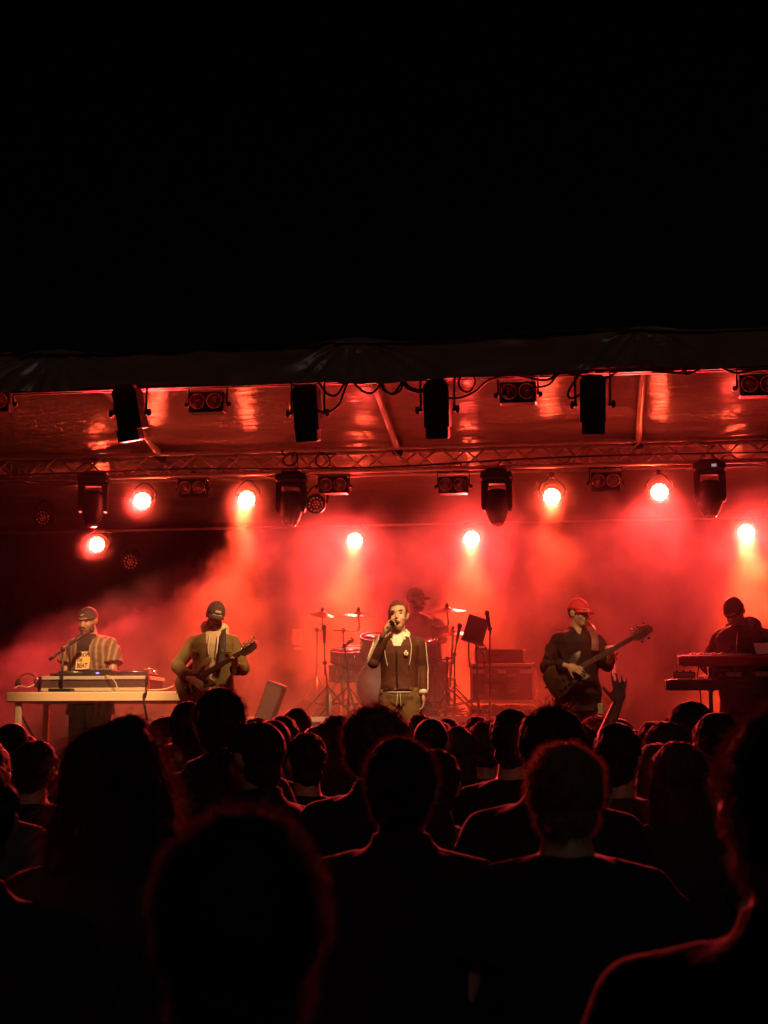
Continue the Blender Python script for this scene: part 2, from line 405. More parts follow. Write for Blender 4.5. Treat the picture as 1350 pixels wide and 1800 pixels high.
# puffs of smoke added round each lit lamp to give it a halo
def halo_wisp(px, py, Y, aim, label, Rr, dens):
    c = P(px,py,Y); d = (Vector(aim)-c).normalized(); m = bpy.data.materials.new('added_halo_smoke'); m.use_nodes = True; N, L = m.node_tree.nodes, m.node_tree.links; N.remove(N['Principled BSDF'])
    v = N.new('ShaderNodeVolumePrincipled'); v.inputs['Color'].default_value = (.93,.9,.88,1); v.inputs['Anisotropy'].default_value = .2; L.new(v.outputs[0], N['Material Output'].inputs['Volume'])
    t = N.new('ShaderNodeTexCoord'); ln = N.new('ShaderNodeVectorMath'); ln.operation = 'LENGTH'; L.new(t.outputs['Object'], ln.inputs[0])
    mr = N.new('ShaderNodeMapRange'); mr.interpolation_type = 'SMOOTHERSTEP'; L.new(ln.outputs['Value'], mr.inputs[0]); mr.inputs[1].default_value = Rr; mr.inputs[2].default_value = .02; mr.inputs[3].default_value = 0; mr.inputs[4].default_value = 1
    nz = N.new('ShaderNodeTexNoise'); nz.inputs['Scale'].default_value = 4.5; nz.inputs['Detail'].default_value = 3; L.new(t.outputs['Object'], nz.inputs['Vector'])
    n2 = N.new('ShaderNodeMapRange'); L.new(nz.outputs['Fac'], n2.inputs[0]); n2.inputs[1].default_value = .3; n2.inputs[2].default_value = .7; n2.inputs[3].default_value = dens*.5; n2.inputs[4].default_value = dens*1.5
    mu = N.new('ShaderNodeMath'); mu.operation = 'MULTIPLY'; L.new(mr.outputs[0], mu.inputs[0]); L.new(n2.outputs[0], mu.inputs[1]); L.new(mu.outputs[0], v.inputs['Density'])
    mb = MB(); mb.ell((0,0,0), Rr, None, 20, 14); o = mb.build('added_halo_smoke', m, None, True, c+d*.10); tag(o, label, 'smoke', 'added halo smoke round the lit lamps', 'stuff')
for (px,py,Y,aim,pw,sp,bp_,ba_,lab) in LAMPS:
    halo_wisp(px,py,Y,aim,lab.replace('lit red stage lamp','thin smoke added as a halo round the lit lamp'), .42, 1.1 if pw < 2500 else .45)
# rear bar
rz = P(700,931,17.3).z
MB().tube([(XL+.3,0,0),(XR-.3,0,0)], .014, 8).build('rear_bar', M_alu, None, True, (0,17.32,rz+.06))
tag(bpy.data.objects['rear_bar'], 'thin metal bar behind the lamps at the rear of the stage', 'bar')

def blinder(px, py, Y, zt, label, rx=0, s=1.0):
    c = P(px,py,Y); t = thing('twin_blinder', label, 'lamp', c, 0, 'unlit twin blinder lamps'); W, H, D = .30*s, .175*s, .13*s
    hs = MB(); hs.rbox((0,D/2,0),(W,D,H),.008); hs.build('housing', M_black, t)
    for sx in (-1,1):
        x = sx*W*.245
        rg = MB(); rg.lathe([(.060*s,-.004),(.068*s,-.006),(.068*s,.012),(.060*s,.012),(.060*s,-.004)],(x,-.002,0),(0,-1,0),n=24,caps=False); lamp = rg.build('lamp_ring', M_reflector, t, True)
        MB().lathe([(.058*s,.004),(.05*s,-.0),(.03*s,-.012),(.02*s,-.0),(.012*s,.010),(.002,.012)],(x,-.004,0),(0,-1,0),n=20).build('lens', M_lensoff, lamp, True)
    yk = MB(); yk.tube([(-W/2-.014,D/2,-.01),(-W/2-.014,D/2,H/2+.06),(W/2+.014,D/2,H/2+.06),(W/2+.014,D/2,-.01)],.009,6); yk.build('yoke', M_black, t, True)
    for sx in (-1,1): MB().lathe([(.02,0),(.02,.02),(.012,.03)],(sx*(W/2+.018),D/2,-.01),(sx,0,0),n=10).build('knob', M_black, t, True)
    cm = MB(); clamp(cm,0,D/2,H/2+.05,max(H/2+.1,zt-c.z)); cm.build('clamp', M_black, t)
    t.rotation_euler = (rx,0,0)
    return t
for (px,py,lab) in ((362,706,'unlit twin blinder under the canopy edge above the guitarist'),(910,689,'unlit twin blinder under the canopy edge right of centre'),(1334,676,'unlit twin blinder under the canopy edge cut by the right frame edge'),(-14,706,'unlit twin blinder under the canopy edge cut by the left frame edge')):
    blinder(px,py,10.95,FT_Z,lab,s=.92)
for (px,py,lab) in ((337,857,'unlit twin blinder under the rear truss between two glowing lamps at left'),(585,852,'unlit twin blinder under the rear truss left of centre beside a moving head'),(796,852,'unlit twin blinder under the rear truss right of centre beside a moving head'),(1065,845,'unlit twin blinder under the rear truss between two glowing lamps at right')):
    blinder(px,py,15.75,bz,lab,s=1.06)

def moving_head(px, py, Y, zt, label, rz=0):
    """py = centre of base plate"""
    c = P(px,py,Y); t = thing('moving_head_light', label, 'moving light', c, rz, 'moving head lights on the rear truss')
    b = MB(); b.rbox((0,0,0),(.34,.26,.085),.02); b.rbox((0,0,.055),(.22,.18,.05),.015); b.build('base', M_blackpl, t)
    y = MB()
    for s in (-1,1):
        y.prism([(s*.165,-.055),(s*.165,-.33),(s*.15,-.37),(s*.125,-.37),(s*.115,-.33),(s*.10,-.12),(s*.08,-.055)], .11)
    y.rbox((0,0,-.065),(.33,.12,.035),.01); y.build('yoke', M_blackpl, t)
    h = MB(); h.lathe([(.05,.16),(.10,.145),(.125,.09),(.128,.0),(.120,-.08),(.095,-.16),(.07,-.215),(.062,-.225)],(0,0,-.30),Euler((R(-8),0,0)).to_matrix()@Vector((0,0,1)),n=22); hd = h.build('head', M_blackpl, t, True, angle=R(50))
    MB().lathe([(.060,0),(.05,-.012),(.02,-.02)],(0,-.03,-.523),Euler((R(-8),0,0)).to_matrix()@Vector((0,0,1)),n=18).build('lens', M_lensoff, hd, True)
    for s in (-1,1):
        cm = MB(); clamp(cm, s*.09,0,.07,zt-c.z+.02); cm.build('clamp', M_black, t)
    if px > 1200: MB().box((.05,-.132,.0),(.05,.006,.03)).build('display', mat('pale_display_panel',(.6,.65,.7),.3,0,.1,8,0,emit=(.8,.9,1),estr=.25), t)
    return t
for (px,py,lab,rz_) in ((165,843,'black moving head light hanging at the left end of the rear truss',.25),(512,842,'black moving head light on the rear truss above the guitar neck side',.1),(873,838,'black moving head light on the rear truss right of centre',0),(1247,822,'black moving head light on the rear truss at the right',-.1)):
    moving_head(px,py,15.7,bz,lab,rz_)

WARM = (1.0,.56,.22)
def front_spot(px, py, Y, aim, power, size, label, roll=0):
    """fresnel seen from behind, hung from the front pipe and aimed at the band"""
    c = P(px,py,Y); t = thing('front_spotlight', label, 'spotlight', c, 0, 'spotlights under the canopy edge seen from behind')
    d = (Vector(aim)-c).normalized()
    yaw = math.atan2(-d.x, d.y)*.4
    m = Euler((R(-52),roll,yaw)).to_matrix().to_4x4()
    b = MB(); W = .19
    b.prism([(-W/2,-.15),(W/2,-.15),(W/2,.16),(W/2-.03,.20),(-W/2+.03,.20),(-W/2,.16)], .20, Matrix.Rotation(roll,4,'Y')@Matrix.Rotation(R(12),4,'X'))
    b.build('housing', M_black, t)
    f = MB(); f.rbox((0,.02,-.19),(W*.9,.17,.10),.01,Matrix.Rotation(roll,3,'Y')@Matrix.Rotation(R(12),3,'X')); f.build('barn_door', M_black, t)
    for k in range(5):
        MB().box((0,-.104-.0,.10-k*.035),(W*.7,.012,.012),Matrix.Rotation(roll,3,'Y')@Matrix.Rotation(R(12),3,'X')).build('cooling_fin', M_blackpl, t)
    yk = MB(); yk.tube([(-W/2-.035,0,-.02),(-W/2-.035,0,.24),(W/2+.035,0,.24),(W/2+.035,0,-.02)],.010,6); yk.build('yoke', M_black, t, True)
    for s in (-1,1):
        kn = MB(); kn.lathe([(.012,0),(.012,.025),(.03,.028),(.03,.05),(.01,.055)],(s*(W/2+.02),0,-.02),(s,0,0),n=10); kn.build('knob', M_black, t, True)
    cm = MB(); clamp(cm,0,0,.23,max(.3,FT_Z-c.z)); cm.build('clamp', M_black, t)
    ld = bpy.data.lights.new('front_light','SPOT'); ld.energy = power; ld.color = WARM; ld.spot_size = R(size); ld.spot_blend = .8; ld.shadow_soft_size = .07
    lo = bpy.data.objects.new('front_light', ld); COL.objects.link(lo); lo.parent = t; lo.location = Vector((0,.05,-.27)); dd = (Vector(aim)-(c+Vector((0,.05,-.27)))); lo.rotation_euler = dd.to_track_quat('-Z','Y').to_euler()
    return t
FRONT = [(229,722,(P(200,1180,12.8)),720,42,'tilted black spotlight at the left seen from behind above the DJ',R(-8)),
         (541,722,(P(480,1150,13.4)),460,52,'black spotlight seen from behind left of the long roof pole',R(-2)),
         (769,716,(P(703,1140,12.5)),440,34,'black spotlight seen from behind just right of the long roof pole',0),
         (1042,707,(P(1012,1130,12.6)),120,30,'black spotlight seen from behind above the red-capped bassist',R(1))]
for (px,py,aim,pw,sz,lab,ro) in FRONT: front_spot(px,py,10.95,aim,pw,sz,lab,ro)

# ------------------------------------------------------------------ cables
def cable(pts, label, r=.009, grp='cables hanging under the canopy edge'):
    m = MB(); m.tube(smooth_path(pts,7), r, 6); solo('cable', m, M_cable, label, 'cable', grp)
def pc(lst, Y): return [P(x,y,Y+random.uniform(-.03,.03)) for x,y in lst]
CY = 10.9
cable(pc([(-60,682),(60,678),(150,679),(260,672),(330,670),(420,664),(520,668),(560,664)],CY),'long black cable strapped along the left half of the canopy edge',.012)
cable(pc([(530,662),(555,668),(575,692),(592,694),(604,676),(615,660)],CY),'thin cable loop dangling right of the left centre spotlight')
cable(pc([(545,720),(575,724),(595,712),(604,690),(615,662)],CY),'cable running from the left centre spotlight up to the canopy edge')
cable(pc([(612,660),(625,676),(640,689),(655,690),(668,676),(676,660)],CY),'cable loop hanging in front of the long roof pole')
m = MB()
for k in range(3): m.tube(smooth_path(pc([(676,660),(670,676),(678,688),(694,692),(706,682),(702,668),(690,662),(676,668-k*2),(674,680+k*2),(690,694-k),(704,676)],CY),6), .008, 6)
solo('cable_coil', m, M_cable, 'coiled cable hanging right of the long roof pole', 'cable', 'cables hanging under the canopy edge')
cable(pc([(705,668),(722,684),(745,686),(765,668),(790,660),(830,655)],CY),'thick cable bundle left of the centre spotlight',.02)
cable(pc([(812,656),(806,672),(812,686),(826,688),(836,672),(830,658)],CY),'round cable loop hanging right of the centre spotlight')
cable(pc([(785,700),(810,699),(835,688),(860,668),(900,660),(960,668),(985,650)],CY),'cable sagging between the centre spotlight and the blinder')
cable(pc([(1020,694),(1003,700),(999,690),(1010,670),(1020,655)],CY),'small cable loop at the left of the bassist spotlight')
cable(pc([(940,682),(965,676),(985,656),(1020,660),(1045,668),(1075,660),(1100,644),(1140,640)],CY),'cable sagging above the bassist spotlight')
cable(pc([(1120,645),(1150,652),(1190,655),(1215,656),(1250,640),(1290,655),(1330,650),(1380,648)],CY),'cable sagging along the right end of the canopy edge',.011)
cable(pc([(1130,642),(1165,638),(1195,640),(1204,654)],CY),'short thick cable end drooping at the right of the roof pole',.02)
cable(pc([(560,664),(680,664),(800,655),(900,655),(1000,648),(1120,642),(1240,638),(1400,632)],CY-.03),'long black cable strapped along the right half of the canopy edge',.013)
cable(pc([(170,862),(186,872),(190,850),(186,830)],15.6),'thin cable hanging from the leftmost moving head','.006' and .006,'cables on the rear truss')
cable(pc([(560,795),(575,800),(580,815),(570,822),(556,815),(560,800),(590,798)],15.62),'cable coil tied inside the rear truss left of centre',.008,'cables on the rear truss')
cable(pc([(495,792),(500,800),(520,796),(522,812),(505,818),(498,806),(510,795)],15.62),'cable coil tied inside the rear truss above a moving head',.008,'cables on the rear truss')
cable(pc([(0,836),(200,829),(340,824),(520,824),(700,820),(900,808),(1100,800),(1350,795)],15.62),'long cable laid along the bottom of the rear truss',.010,'cables on the rear truss')

# ------------------------------------------------------------------ people: helpers
def remesh(mb, voxel, smooth=2, name='body', target=None):
    me = mb.mesh('tmp'); o = bpy.data.objects.new('tmp', me); COL.objects.link(o)
    md = o.modifiers.new('r','REMESH'); md.mode = 'VOXEL'; md.voxel_size = voxel; md.use_smooth_shade = True
    if smooth: sm = o.modifiers.new('s','SMOOTH'); sm.factor = .5; sm.iterations = smooth
    dg = bpy.context.evaluated_depsgraph_get(); out = bpy.data.meshes.new_from_object(o.evaluated_get(dg)); out.name = name
    bpy.data.objects.remove(o, do_unlink=True); bpy.data.meshes.remove(me)
    out.polygons.foreach_set('use_smooth', [True]*len(out.polygons)); return out
def co(me):
    a = np.empty(len(me.vertices)*3, np.float32); me.vertices.foreach_get('co', a); return a.reshape(-1,3)
def setco(me, a): me.vertices.foreach_set('co', np.ascontiguousarray(a, dtype=np.float32).ravel()); me.update()
def normals(me):
    a = np.empty(len(me.vertices)*3, np.float32); me.vertex_normals.foreach_get('vector', a); return a.reshape(-1,3)
def folds(me, amp=.006, freq=1.0, seed=0, zsq=1.0):
    p = co(me).astype(np.float64); n = normals(me); r = np.random.default_rng(seed); d = np.zeros(len(p))
    for k in range(5):
        v = r.normal(size=3); v /= np.linalg.norm(v); v[2] *= zsq; u = r.normal(size=3); f = freq*(14+11*k)
        ph = r.uniform(0,6.28); w = np.sin(p@u*9+ph)*1.6
        s = np.sin(p@v*f + w + ph); d += (1-np.abs(s)*2)*(1.0/(1+.6*k))
    m = .5+.5*np.sin(p@(r.normal(size=3)*4)+r.uniform(0,6))
    setco(me, p + n*(amp*.5*np.maximum(d*m,-.35))[:,None])
def cut(me, pred):
    """drop the faces whose centre fulfils pred(x,y,z)"""
    bm = bmesh.new(); bm.from_mesh(me); kill = [f for f in bm.faces if pred(*f.calc_center_median())]
    bmesh.ops.delete(bm, geom=kill, context='FACES'); bm.to_mesh(me); bm.free(); me.update(); return me
def ellring(c, rx, ry, n=24, rot=None, p=2.3):
    out = []
    for k in range(n):
        a = 2*PI*k/n; ca, sa = math.cos(a), math.sin(a)
        v = Vector((rx*math.copysign(abs(ca)**(2/p),ca), ry*math.copysign(abs(sa)**(2/p),sa), 0))
        if rot is not None: v = rot@v
        out.append(Vector(c)+v)
    return out
def V(*a): return Vector(a)
def std_joints(fem=False, **kw):
    sw = .165 if fem else .19
    J = dict(hipL=V(.09,0,.92), hipR=V(-.09,0,.92), kneeL=V(.10,-.015,.49), kneeR=V(-.10,-.015,.49), ankL=V(.11,.02,.09), ankR=V(-.11,.02,.09),
             shL=V(sw-.008,0,1.39), shR=V(-sw+.008,0,1.39), elL=V(sw+.06,.03,1.13), elR=V(-sw-.06,.03,1.13), wrL=V(sw+.07,-.05,.89), wrR=V(-sw-.07,-.05,.89),
             head=V(0,-.028,1.615), lean=0.0, zoff=0.0, twist=0.0, hrot=Matrix.Identity(3), fem=fem)
    J.update(kw); return J
TORSO = [(.86,.135,.10),(.93,.168,.118),(1.00,.165,.118),(1.10,.143,.105),(1.20,.152,.112),(1.30,.170,.122),(1.37,.178,.115),(1.42,.165,.095),(1.455,.115,.075),(1.48,.064,.062)]
TORSO_F = [(.86,.14,.105),(.93,.175,.122),(1.00,.165,.115),(1.10,.125,.095),(1.20,.135,.105),(1.28,.150,.125),(1.36,.155,.105),(1.42,.145,.085),(1.455,.10,.07),(1.48,.055,.055)]
def tc(J, z):
    """torso centre at height z, following the lean and twist"""
    k = max(0, z-.97); return V(J.get('side',0)*k, -J['lean']*k, z+J['zoff'])
def trot(J, z): return Matrix.Rotation(J['twist']*max(0,min(1,(z-.95)/.4)),3,'Z')
def add_head(mb, J):
    h, q = J['head'], J['hrot']
    def E(c, r, rot=None): mb.ell(h+q@V(*c), r, q@(Euler(rot).to_matrix() if rot else Matrix.Identity(3)), 18, 12)
    E((0,.018,.030),(.076,.096,.086)); E((0,-.022,-.030),(.061,.072,.080)); E((0,-.050,-.088),(.034,.034,.026))
    E((0,-.070,.030),(.050,.026,.020)); E((.035,-.055,-.03),(.026,.03,.03)); E((-.035,-.055,-.03),(.026,.03,.03))
    E((0,-.088,-.062),(.026,.013,.020))
    mb.capsule(h+q@V(0,-.086,.008), h+q@V(0,-.108,-.030), .0075,.0135,10)
    for s in (-1,1): E((s*.078,.012,-.008),(.011,.022,.033),(0,s*.25,s*-.4))
    nb = tc(J,1.455)+V(0,.012,0)
    mb.capsule(h+q@V(0,.022,-.05), nb, .054 if not J['fem'] else .046, .064 if not J['fem'] else .053, 14)
def finger(mb, base, dirs, lens, r):
    p = Vector(base)
    for d, l in zip(dirs, lens):
        q = p + Vector(d).normalized()*l; mb.capsule(p, q, r, r*.9, 8); p = q; r *= .92
def add_hand(mb, wr, fwd, palm, side, curl=.5, spread=.25, s=1.0, thumb=None):
    """wr wrist, fwd along the hand, palm the direction the palm faces, side +1/-1: which side the thumb leaves"""
    f = Vector(fwd).normalized(); pn = (Vector(palm)-f*Vector(palm).dot(f)).normalized(); t = f.cross(pn)*side
    c = Vector(wr)+f*.052*s
    m = Matrix((t, pn, f)).transposed()
    mb.ell(c, (.042*s,.017*s,.052*s), m, 14, 10)
    mb.capsule(Vector(wr)-f*.02, c, .026*s, .026*s, 10, flat=.75, up=pn)
    for k, (off, ln) in enumerate(((.030,.078),(.010,.088),(-.010,.082),(-.029,.066))):
        b = c + f*.042*s + t*off*s; L = ln*s
        cu = curl*(1+.12*k) if not isinstance(curl,(list,tuple)) else curl[k]
        dirs = []
        for j, wgt in enumerate((.55,1.35,2.0)):
            a = cu*wgt; dirs.append(f*math.cos(a)+pn*math.sin(a)+t*(spread*(.5-k*.33)*(1 if j == 0 else .6)*math.cos(a)))
        finger(mb, b, dirs, (L*.45,L*.32,L*.23), .0088*s)
    tb = c - f*.018*s + t*.034*s
    td = thumb or (f*.75+t*.8+pn*.35)
    finger(mb, tb, (Vector(td), Vector(td)+f*.35+pn*.35*(curl if not isinstance(curl,(list,tuple)) else curl[0])), (.038*s,.030*s), .0105*s)
def add_limbs(mb, J, arm=1.0, leg=1.0):
    f = J['fem']; a = (.92 if f else 1.0)*arm
    for s in 'LR':
        sh, el, wr = J['sh'+s], J['el'+s], J['wr'+s]
        mb.capsule(sh, sh.lerp(el,.5), .058*a, .050*a); mb.capsule(sh.lerp(el,.45), el, .050*a, .040*a); mb.capsule(el, el.lerp(wr,.35), .041*a, .042*a); mb.capsule(el.lerp(wr,.3), wr, .042*a, .027*a)
        hp, kn, an = J['hip'+s], J['knee'+s], J['ank'+s]
        mb.capsule(hp, hp.lerp(kn,.55), .086*leg, .072*leg); mb.capsule(hp.lerp(kn,.5), kn, .073*leg, .054*leg)
        mb.capsule(kn, kn.lerp(an,.38), .054*leg, .056*leg); mb.capsule(kn.lerp(an,.35), an, .056*leg, .036*leg)
        toe = J.get('toe'+s, an+V(0,-.15,-.055)); mb.capsule(an+V(0,.035,-.055), an+V(0,-.02,-.04), .034,.036); mb.capsule(an+V(0,-.02,-.04), toe, .036,.026,flat=.8)
def body_cloud(J, hands=True):
    mb = MB(); T = TORSO_F if J['fem'] else TORSO
    mb.loft([ellring(tc(J,z), rx*.96, ry*.96, 24, trot(J,z)) for z,rx,ry in T])
    add_limbs(mb, J, J.get('arm',1.0)); add_head(mb, J)
    for s, sg in (('L',1),('R',-1)):
        hs = J.get('hand'+s)
        if hs: add_hand(mb, J['wr'+s], **hs)
        else: add_hand(mb, J['wr'+s], (J['wr'+s]-J['el'+s])+V(0,-.02,-.1), V(-sg,0.0,0), sg, .35)
    return mb
def fix_side(J): pass
def garment_top(J, ease=.022, hem=.84, sleeve=1.0, sl_r=1.0, collar=0, hood=None, flare=1.0, cuff=0, puff=0):
    mb = MB(); T = TORSO_F if J['fem'] else TORSO; rings = []
    zs = [hem]+[z for z,_,_ in T if z > hem+.03]
    for z in zs:
        k = [(a,b) for a,b in zip(T[:-1],T[1:]) if a[0] <= z <= b[0]]
        if k: (z0,x0,y0),(z1,x1,y1) = k[0]; t = (z-z0)/(z1-z0+1e-6); rx, ry = x0+(x1-x0)*t, y0+(y1-y0)*t
        else: rx, ry = T[0][1]*1.25, T[0][2]*1.2
        e = ease*(1.0 if z < 1.42 else .55 if z < 1.46 else .35)
        rx = max(rx, (.158 if not J['fem'] else .135) if z < 1.3 else rx)
        rings.append(ellring(tc(J,z), (rx+e)*(flare if z < .95 else 1), (ry+e*1.2)*(flare if z < .95 else 1)+puff*max(0,1-abs(z-1.0)/.2), 28, trot(J,z), 2.5))
    mb.loft(rings)
    a = (.92 if J['fem'] else 1.0)*sl_r
    for s in 'LR':
        sh, el, wr = J['sh'+s], J['el'+s], J['wr'+s]
        ctr = tc(J,1.40); mb.capsule(sh.lerp(ctr,.45)+V(0,0,.012), sh, .060+ease*.25, .054+ease*.3)
        mb.capsule(sh, sh.lerp(el,.3), .054+ease*.35, .054*a+ease*.4)
        if sleeve > .6:
            mb.ell(el, .050*a+ease*.55)
            pts = [sh.lerp(el,.1), sh.lerp(el,.5), el+(el-sh.lerp(wr,.5)).normalized()*.006, el.lerp(wr,.4), el.lerp(wr,.80), el.lerp(wr,sleeve*.93), el.lerp(wr,sleeve*.97)]
            mb.tube(pts, [.053+ease*.4,.051*a+ease*.5,.046*a+ease*.5,.043*a+ease*.55,.038*a+ease*.55,(.033 if cuff else .036)*a+ease*.45,(.031 if cuff else .036)*a+ease*.4], 18)
        else:
            L = sleeve*1.6; mb.tube([sh.lerp(el,.1), sh.lerp(el,L*.6), sh.lerp(el,L)], [.062*a+ease*.6,.064*a+ease*.8,.066*a+ease*1.1], 18)
    if collar:
        c = tc(J,1.465); mb.lathe([(.078,0),(.073,.03),(.074,collar)],(c.x,c.y+.01,c.z),(0,-.18,1),n=22)
    if hood:
        c = tc(J,1.47)
        mb.ell(c+V(0,.075,.005), (.125,.07,.06)); mb.ell(c+V(0,.10,-.06), (.10,.05,.09))
        for s in (-1,1): mb.capsule(c+V(s*.10,.05,.01), c+V(s*.055,-.075,-.045), .030,.020)
    return mb
def garment_legs(J, ease=.018, bag=1.0, short=False):
    mb = MB(); T = TORSO_F if J['fem'] else TORSO
    mb.loft([ellring(tc(J,z), rx+ease*.7, ry+ease*.8, 26) for z,rx,ry in [t for t in T if t[0] < 1.06]])
    for s in 'LR':
        hp, kn, an = J['hip'+s], J['knee'+s], J['ank'+s]
        e2 = kn if short else an+V(0,0,-.01)
        mb.capsule(hp, hp.lerp(kn,.4), .088+ease, .080+ease*bag)
        mb.tube([hp.lerp(kn,.1), hp.lerp(kn,.5), kn+V(0,-.004,0), kn.lerp(an,.4), kn.lerp(an,.8), e2], [.086+ease,.075+ease*bag,.060+ease*bag,.060+ease*bag,.050+ease*1.3*bag,.052+ease*1.4*bag], 18)
    return mb
def shoes(J):
    mb = MB()
    for s in 'LR':
        an = J['ank'+s]; mb.capsule(an+V(0,.045,-.05), an+V(0,.0,-.045), .042,.045); mb.capsule(an+V(0,0,-.05), an+V(0,-.165,-.058), .045,.036,flat=.75)
        mb.box(an+V(0,-.06,-.083),(.085,.28,.02))
    return mb
M_skin = mat('skin', (.52,.30,.20), .5, 0, .12, 30, .12, 160)
M_skin2 = mat('darker_skin', (.33,.18,.115), .5, 0, .12, 30, .12, 160)
M_eye = mat('dark_eye', (.03,.018,.014), .25, 0, .1, 40, 0)
M_lip = mat('lip', (.34,.13,.10), .45, 0, .1, 40, 0)
M_brow = mat('brow_hair', (.05,.03,.02), .8, 0, .2, 80, 0)
def face_parts(J, parent, mouth='closed', must=False, beard=False, brow=M_brow):
    h, q = J['head'], J['hrot']
    def part(name, lst, m):
        mb = MB()
        for c, r, rot in lst: mb.ell(h+q@V(*c), r, q@(Euler(rot).to_matrix() if rot else Matrix.Identity(3)), 12, 8)
        return mb.build(name, m, parent, True)
    for s in (-1,1):
        part('eye', [((s*.031,-.0800,.004),(.0115,.0065,.0045),(0,0,s*.25))], M_eye)
        part('eyebrow', [((s*.032,-.090,.028),(.018,.006,.0028),(0,s*-.12,s*.3))], brow)
    if mouth == 'closed': part('mouth', [((0,-.098,-.060),(.025,.007,.0065),None)], M_lip)
    else: part('mouth', [((0,-.097,-.066),(.021,.008,.014),None)], mat('open_mouth',(.06,.015,.012),.4,0,.1,30,0))
    if must: part('moustache', [((s*.014,-.103,-.046),(.019,.008,.007),(0,s*.3,0)) for s in (-1,1)], brow)
    if beard: part('beard', [((0,-.058,-.092),(.046,.042,.030),None)]+[((s*.050,-.028,-.062),(.022,.040,.040),None) for s in (-1,1)]+[((s*.014,-.102,-.046),(.019,.008,.007),(0,s*.3,0)) for s in (-1,1)], brow)
def cap_parts(J, parent, m, rotz=0, tilt=0, brim=True, brimlen=.085, m2=None, name='cap', up=0):
    h, q = J['head'], J['hrot']; q2 = q@Euler((tilt,0,rotz),'XYZ').to_matrix()
    o = h+q@V(0,.012,.034+up); mb = MB(); rings = []
    for t in (0,.12,.3,.5,.7,.85,.95,.99):
        a = t*PI/2; k = math.cos(a)**.82
        rings.append([o+q2@V(.0865*k*math.cos(u), .107*k*math.sin(u), -.012+.102*math.sin(a)) for u in [2*PI*i/28 for i in range(28)]])
    mb.loft(rings); mb.ell(o+q2@V(0,0,.091),(.010,.010,.006))
    c = mb.build(name, m, parent, True)
    if brim:
        b = MB(); n = 14; top, botm = [], []
        for i in range(n+1):
            u = -1+2*i/n; a = u*1.12
            x0, y0 = .087*math.sin(a), -.106*math.cos(a)
            ext = brimlen*math.sqrt(max(0,1-(u*.93)**2))
            x1, y1 = x0*1.02, y0-ext
            dz = -.020*u*u
            top += [o+q2@V(x0*.93,y0*.93,.000+dz*.4), o+q2@V(x1,y1,-.010+dz)]
            botm += [o+q2@V(x0*.93,y0*.93,-.006+dz*.4), o+q2@V(x1,y1,-.014+dz)]
        k = len(top); fs = []
        for i in range(n):
            a0 = 2*i; fs += [(a0,a0+1,a0+3,a0+2),(k+a0,k+a0+2,k+a0+3,k+a0+1),(a0+1,k+a0+1,k+a0+3,a0+3)]
        b.add(top+botm, fs); b.build('brim', m2 or m, c, True)
    return c, o, q2
def hair_shell(J, ext=.012, front=-.02, low=-.05, zf=.045, seed=0, rough=.004, vox=.008):
    """short hair: a scalp shell that leaves the face free"""
    h, q = J['head'], J['hrot']; mb = MB()
    mb.ell((0,.018,.032),(.076+ext,.096+ext,.086+ext),None,36,24); me = mb.mesh('hair', True)
    def gone(x,y,z):
        return (y < front and z < zf) or z < low - (.0 if y > .05 else -.03)
    cut(me, gone); p = co(me); r = np.random.default_rng(seed)
    n = p-np.array([0,.018,.032]); n /= np.linalg.norm(n,axis=1)[:,None]
    f = np.array([mnoise.noise(Vector(x)*60+Vector((seed,0,0))) + .6*mnoise.noise(Vector(x)*24) for x in p]); p = p + n*(rough*f)[:,None]
    p = p@np.array(q).T + np.array(h); setco(me, p); return me
def strands(roots, dirs, length, m, name, parent, seg=3, width=.0012, grav=.5, jit=.25, seed=0, curl=0):
    """thin hair ribbons"""
    r = np.random.default_rng(seed); n = len(roots); p = roots.copy(); d = dirs + r.normal(size=dirs.shape)*jit
    d /= np.linalg.norm(d,axis=1)[:,None]; L = length*r.uniform(.6,1.15,n) if np.isscalar(length) else length*r.uniform(.75,1.1,n); vs = []
    side = np.cross(d, r.normal(size=d.shape)); side /= np.linalg.norm(side,axis=1)[:,None]+1e-9
    ph = r.uniform(0,6.28,n)
    for k in range(seg+1):
        w = width*(1-.75*k/seg); vs.append(np.stack([p-side*w/2, p+side*w/2],1))
        d = d + np.array([0,0,-grav/seg]); 
        if curl: d = d + curl*np.stack([np.sin(ph+k*2.1),np.cos(ph+k*2.1),np.sin(ph*1.7+k)],1)
        d /= np.linalg.norm(d,axis=1)[:,None]; p = p + d*(L/seg)[:,None]
    v = np.stack(vs,1).reshape(-1,3); S = (seg+1)*2; base = (np.arange(n)*S)[:,None]
    q = np.concatenate([base+np.array([[2*k,2*k+1,2*k+3,2*k+2]]) for k in range(seg)],0)
    me = bpy.data.meshes.new(name); me.vertices.add(len(v)); me.vertices.foreach_set('co', v.astype(np.float32).ravel())
    me.loops.add(q.size); me.loops.foreach_set('vertex_index', q.astype(np.int32).ravel()); me.polygons.add(len(q))
    me.polygons.foreach_set('loop_start', np.arange(0,q.size,4,dtype=np.int32)); me.update(calc_edges=True); me.validate()
    me.materials.append(m)
    o = obj(name, me, None, parent); o['kind'] = 'stuff'; return o
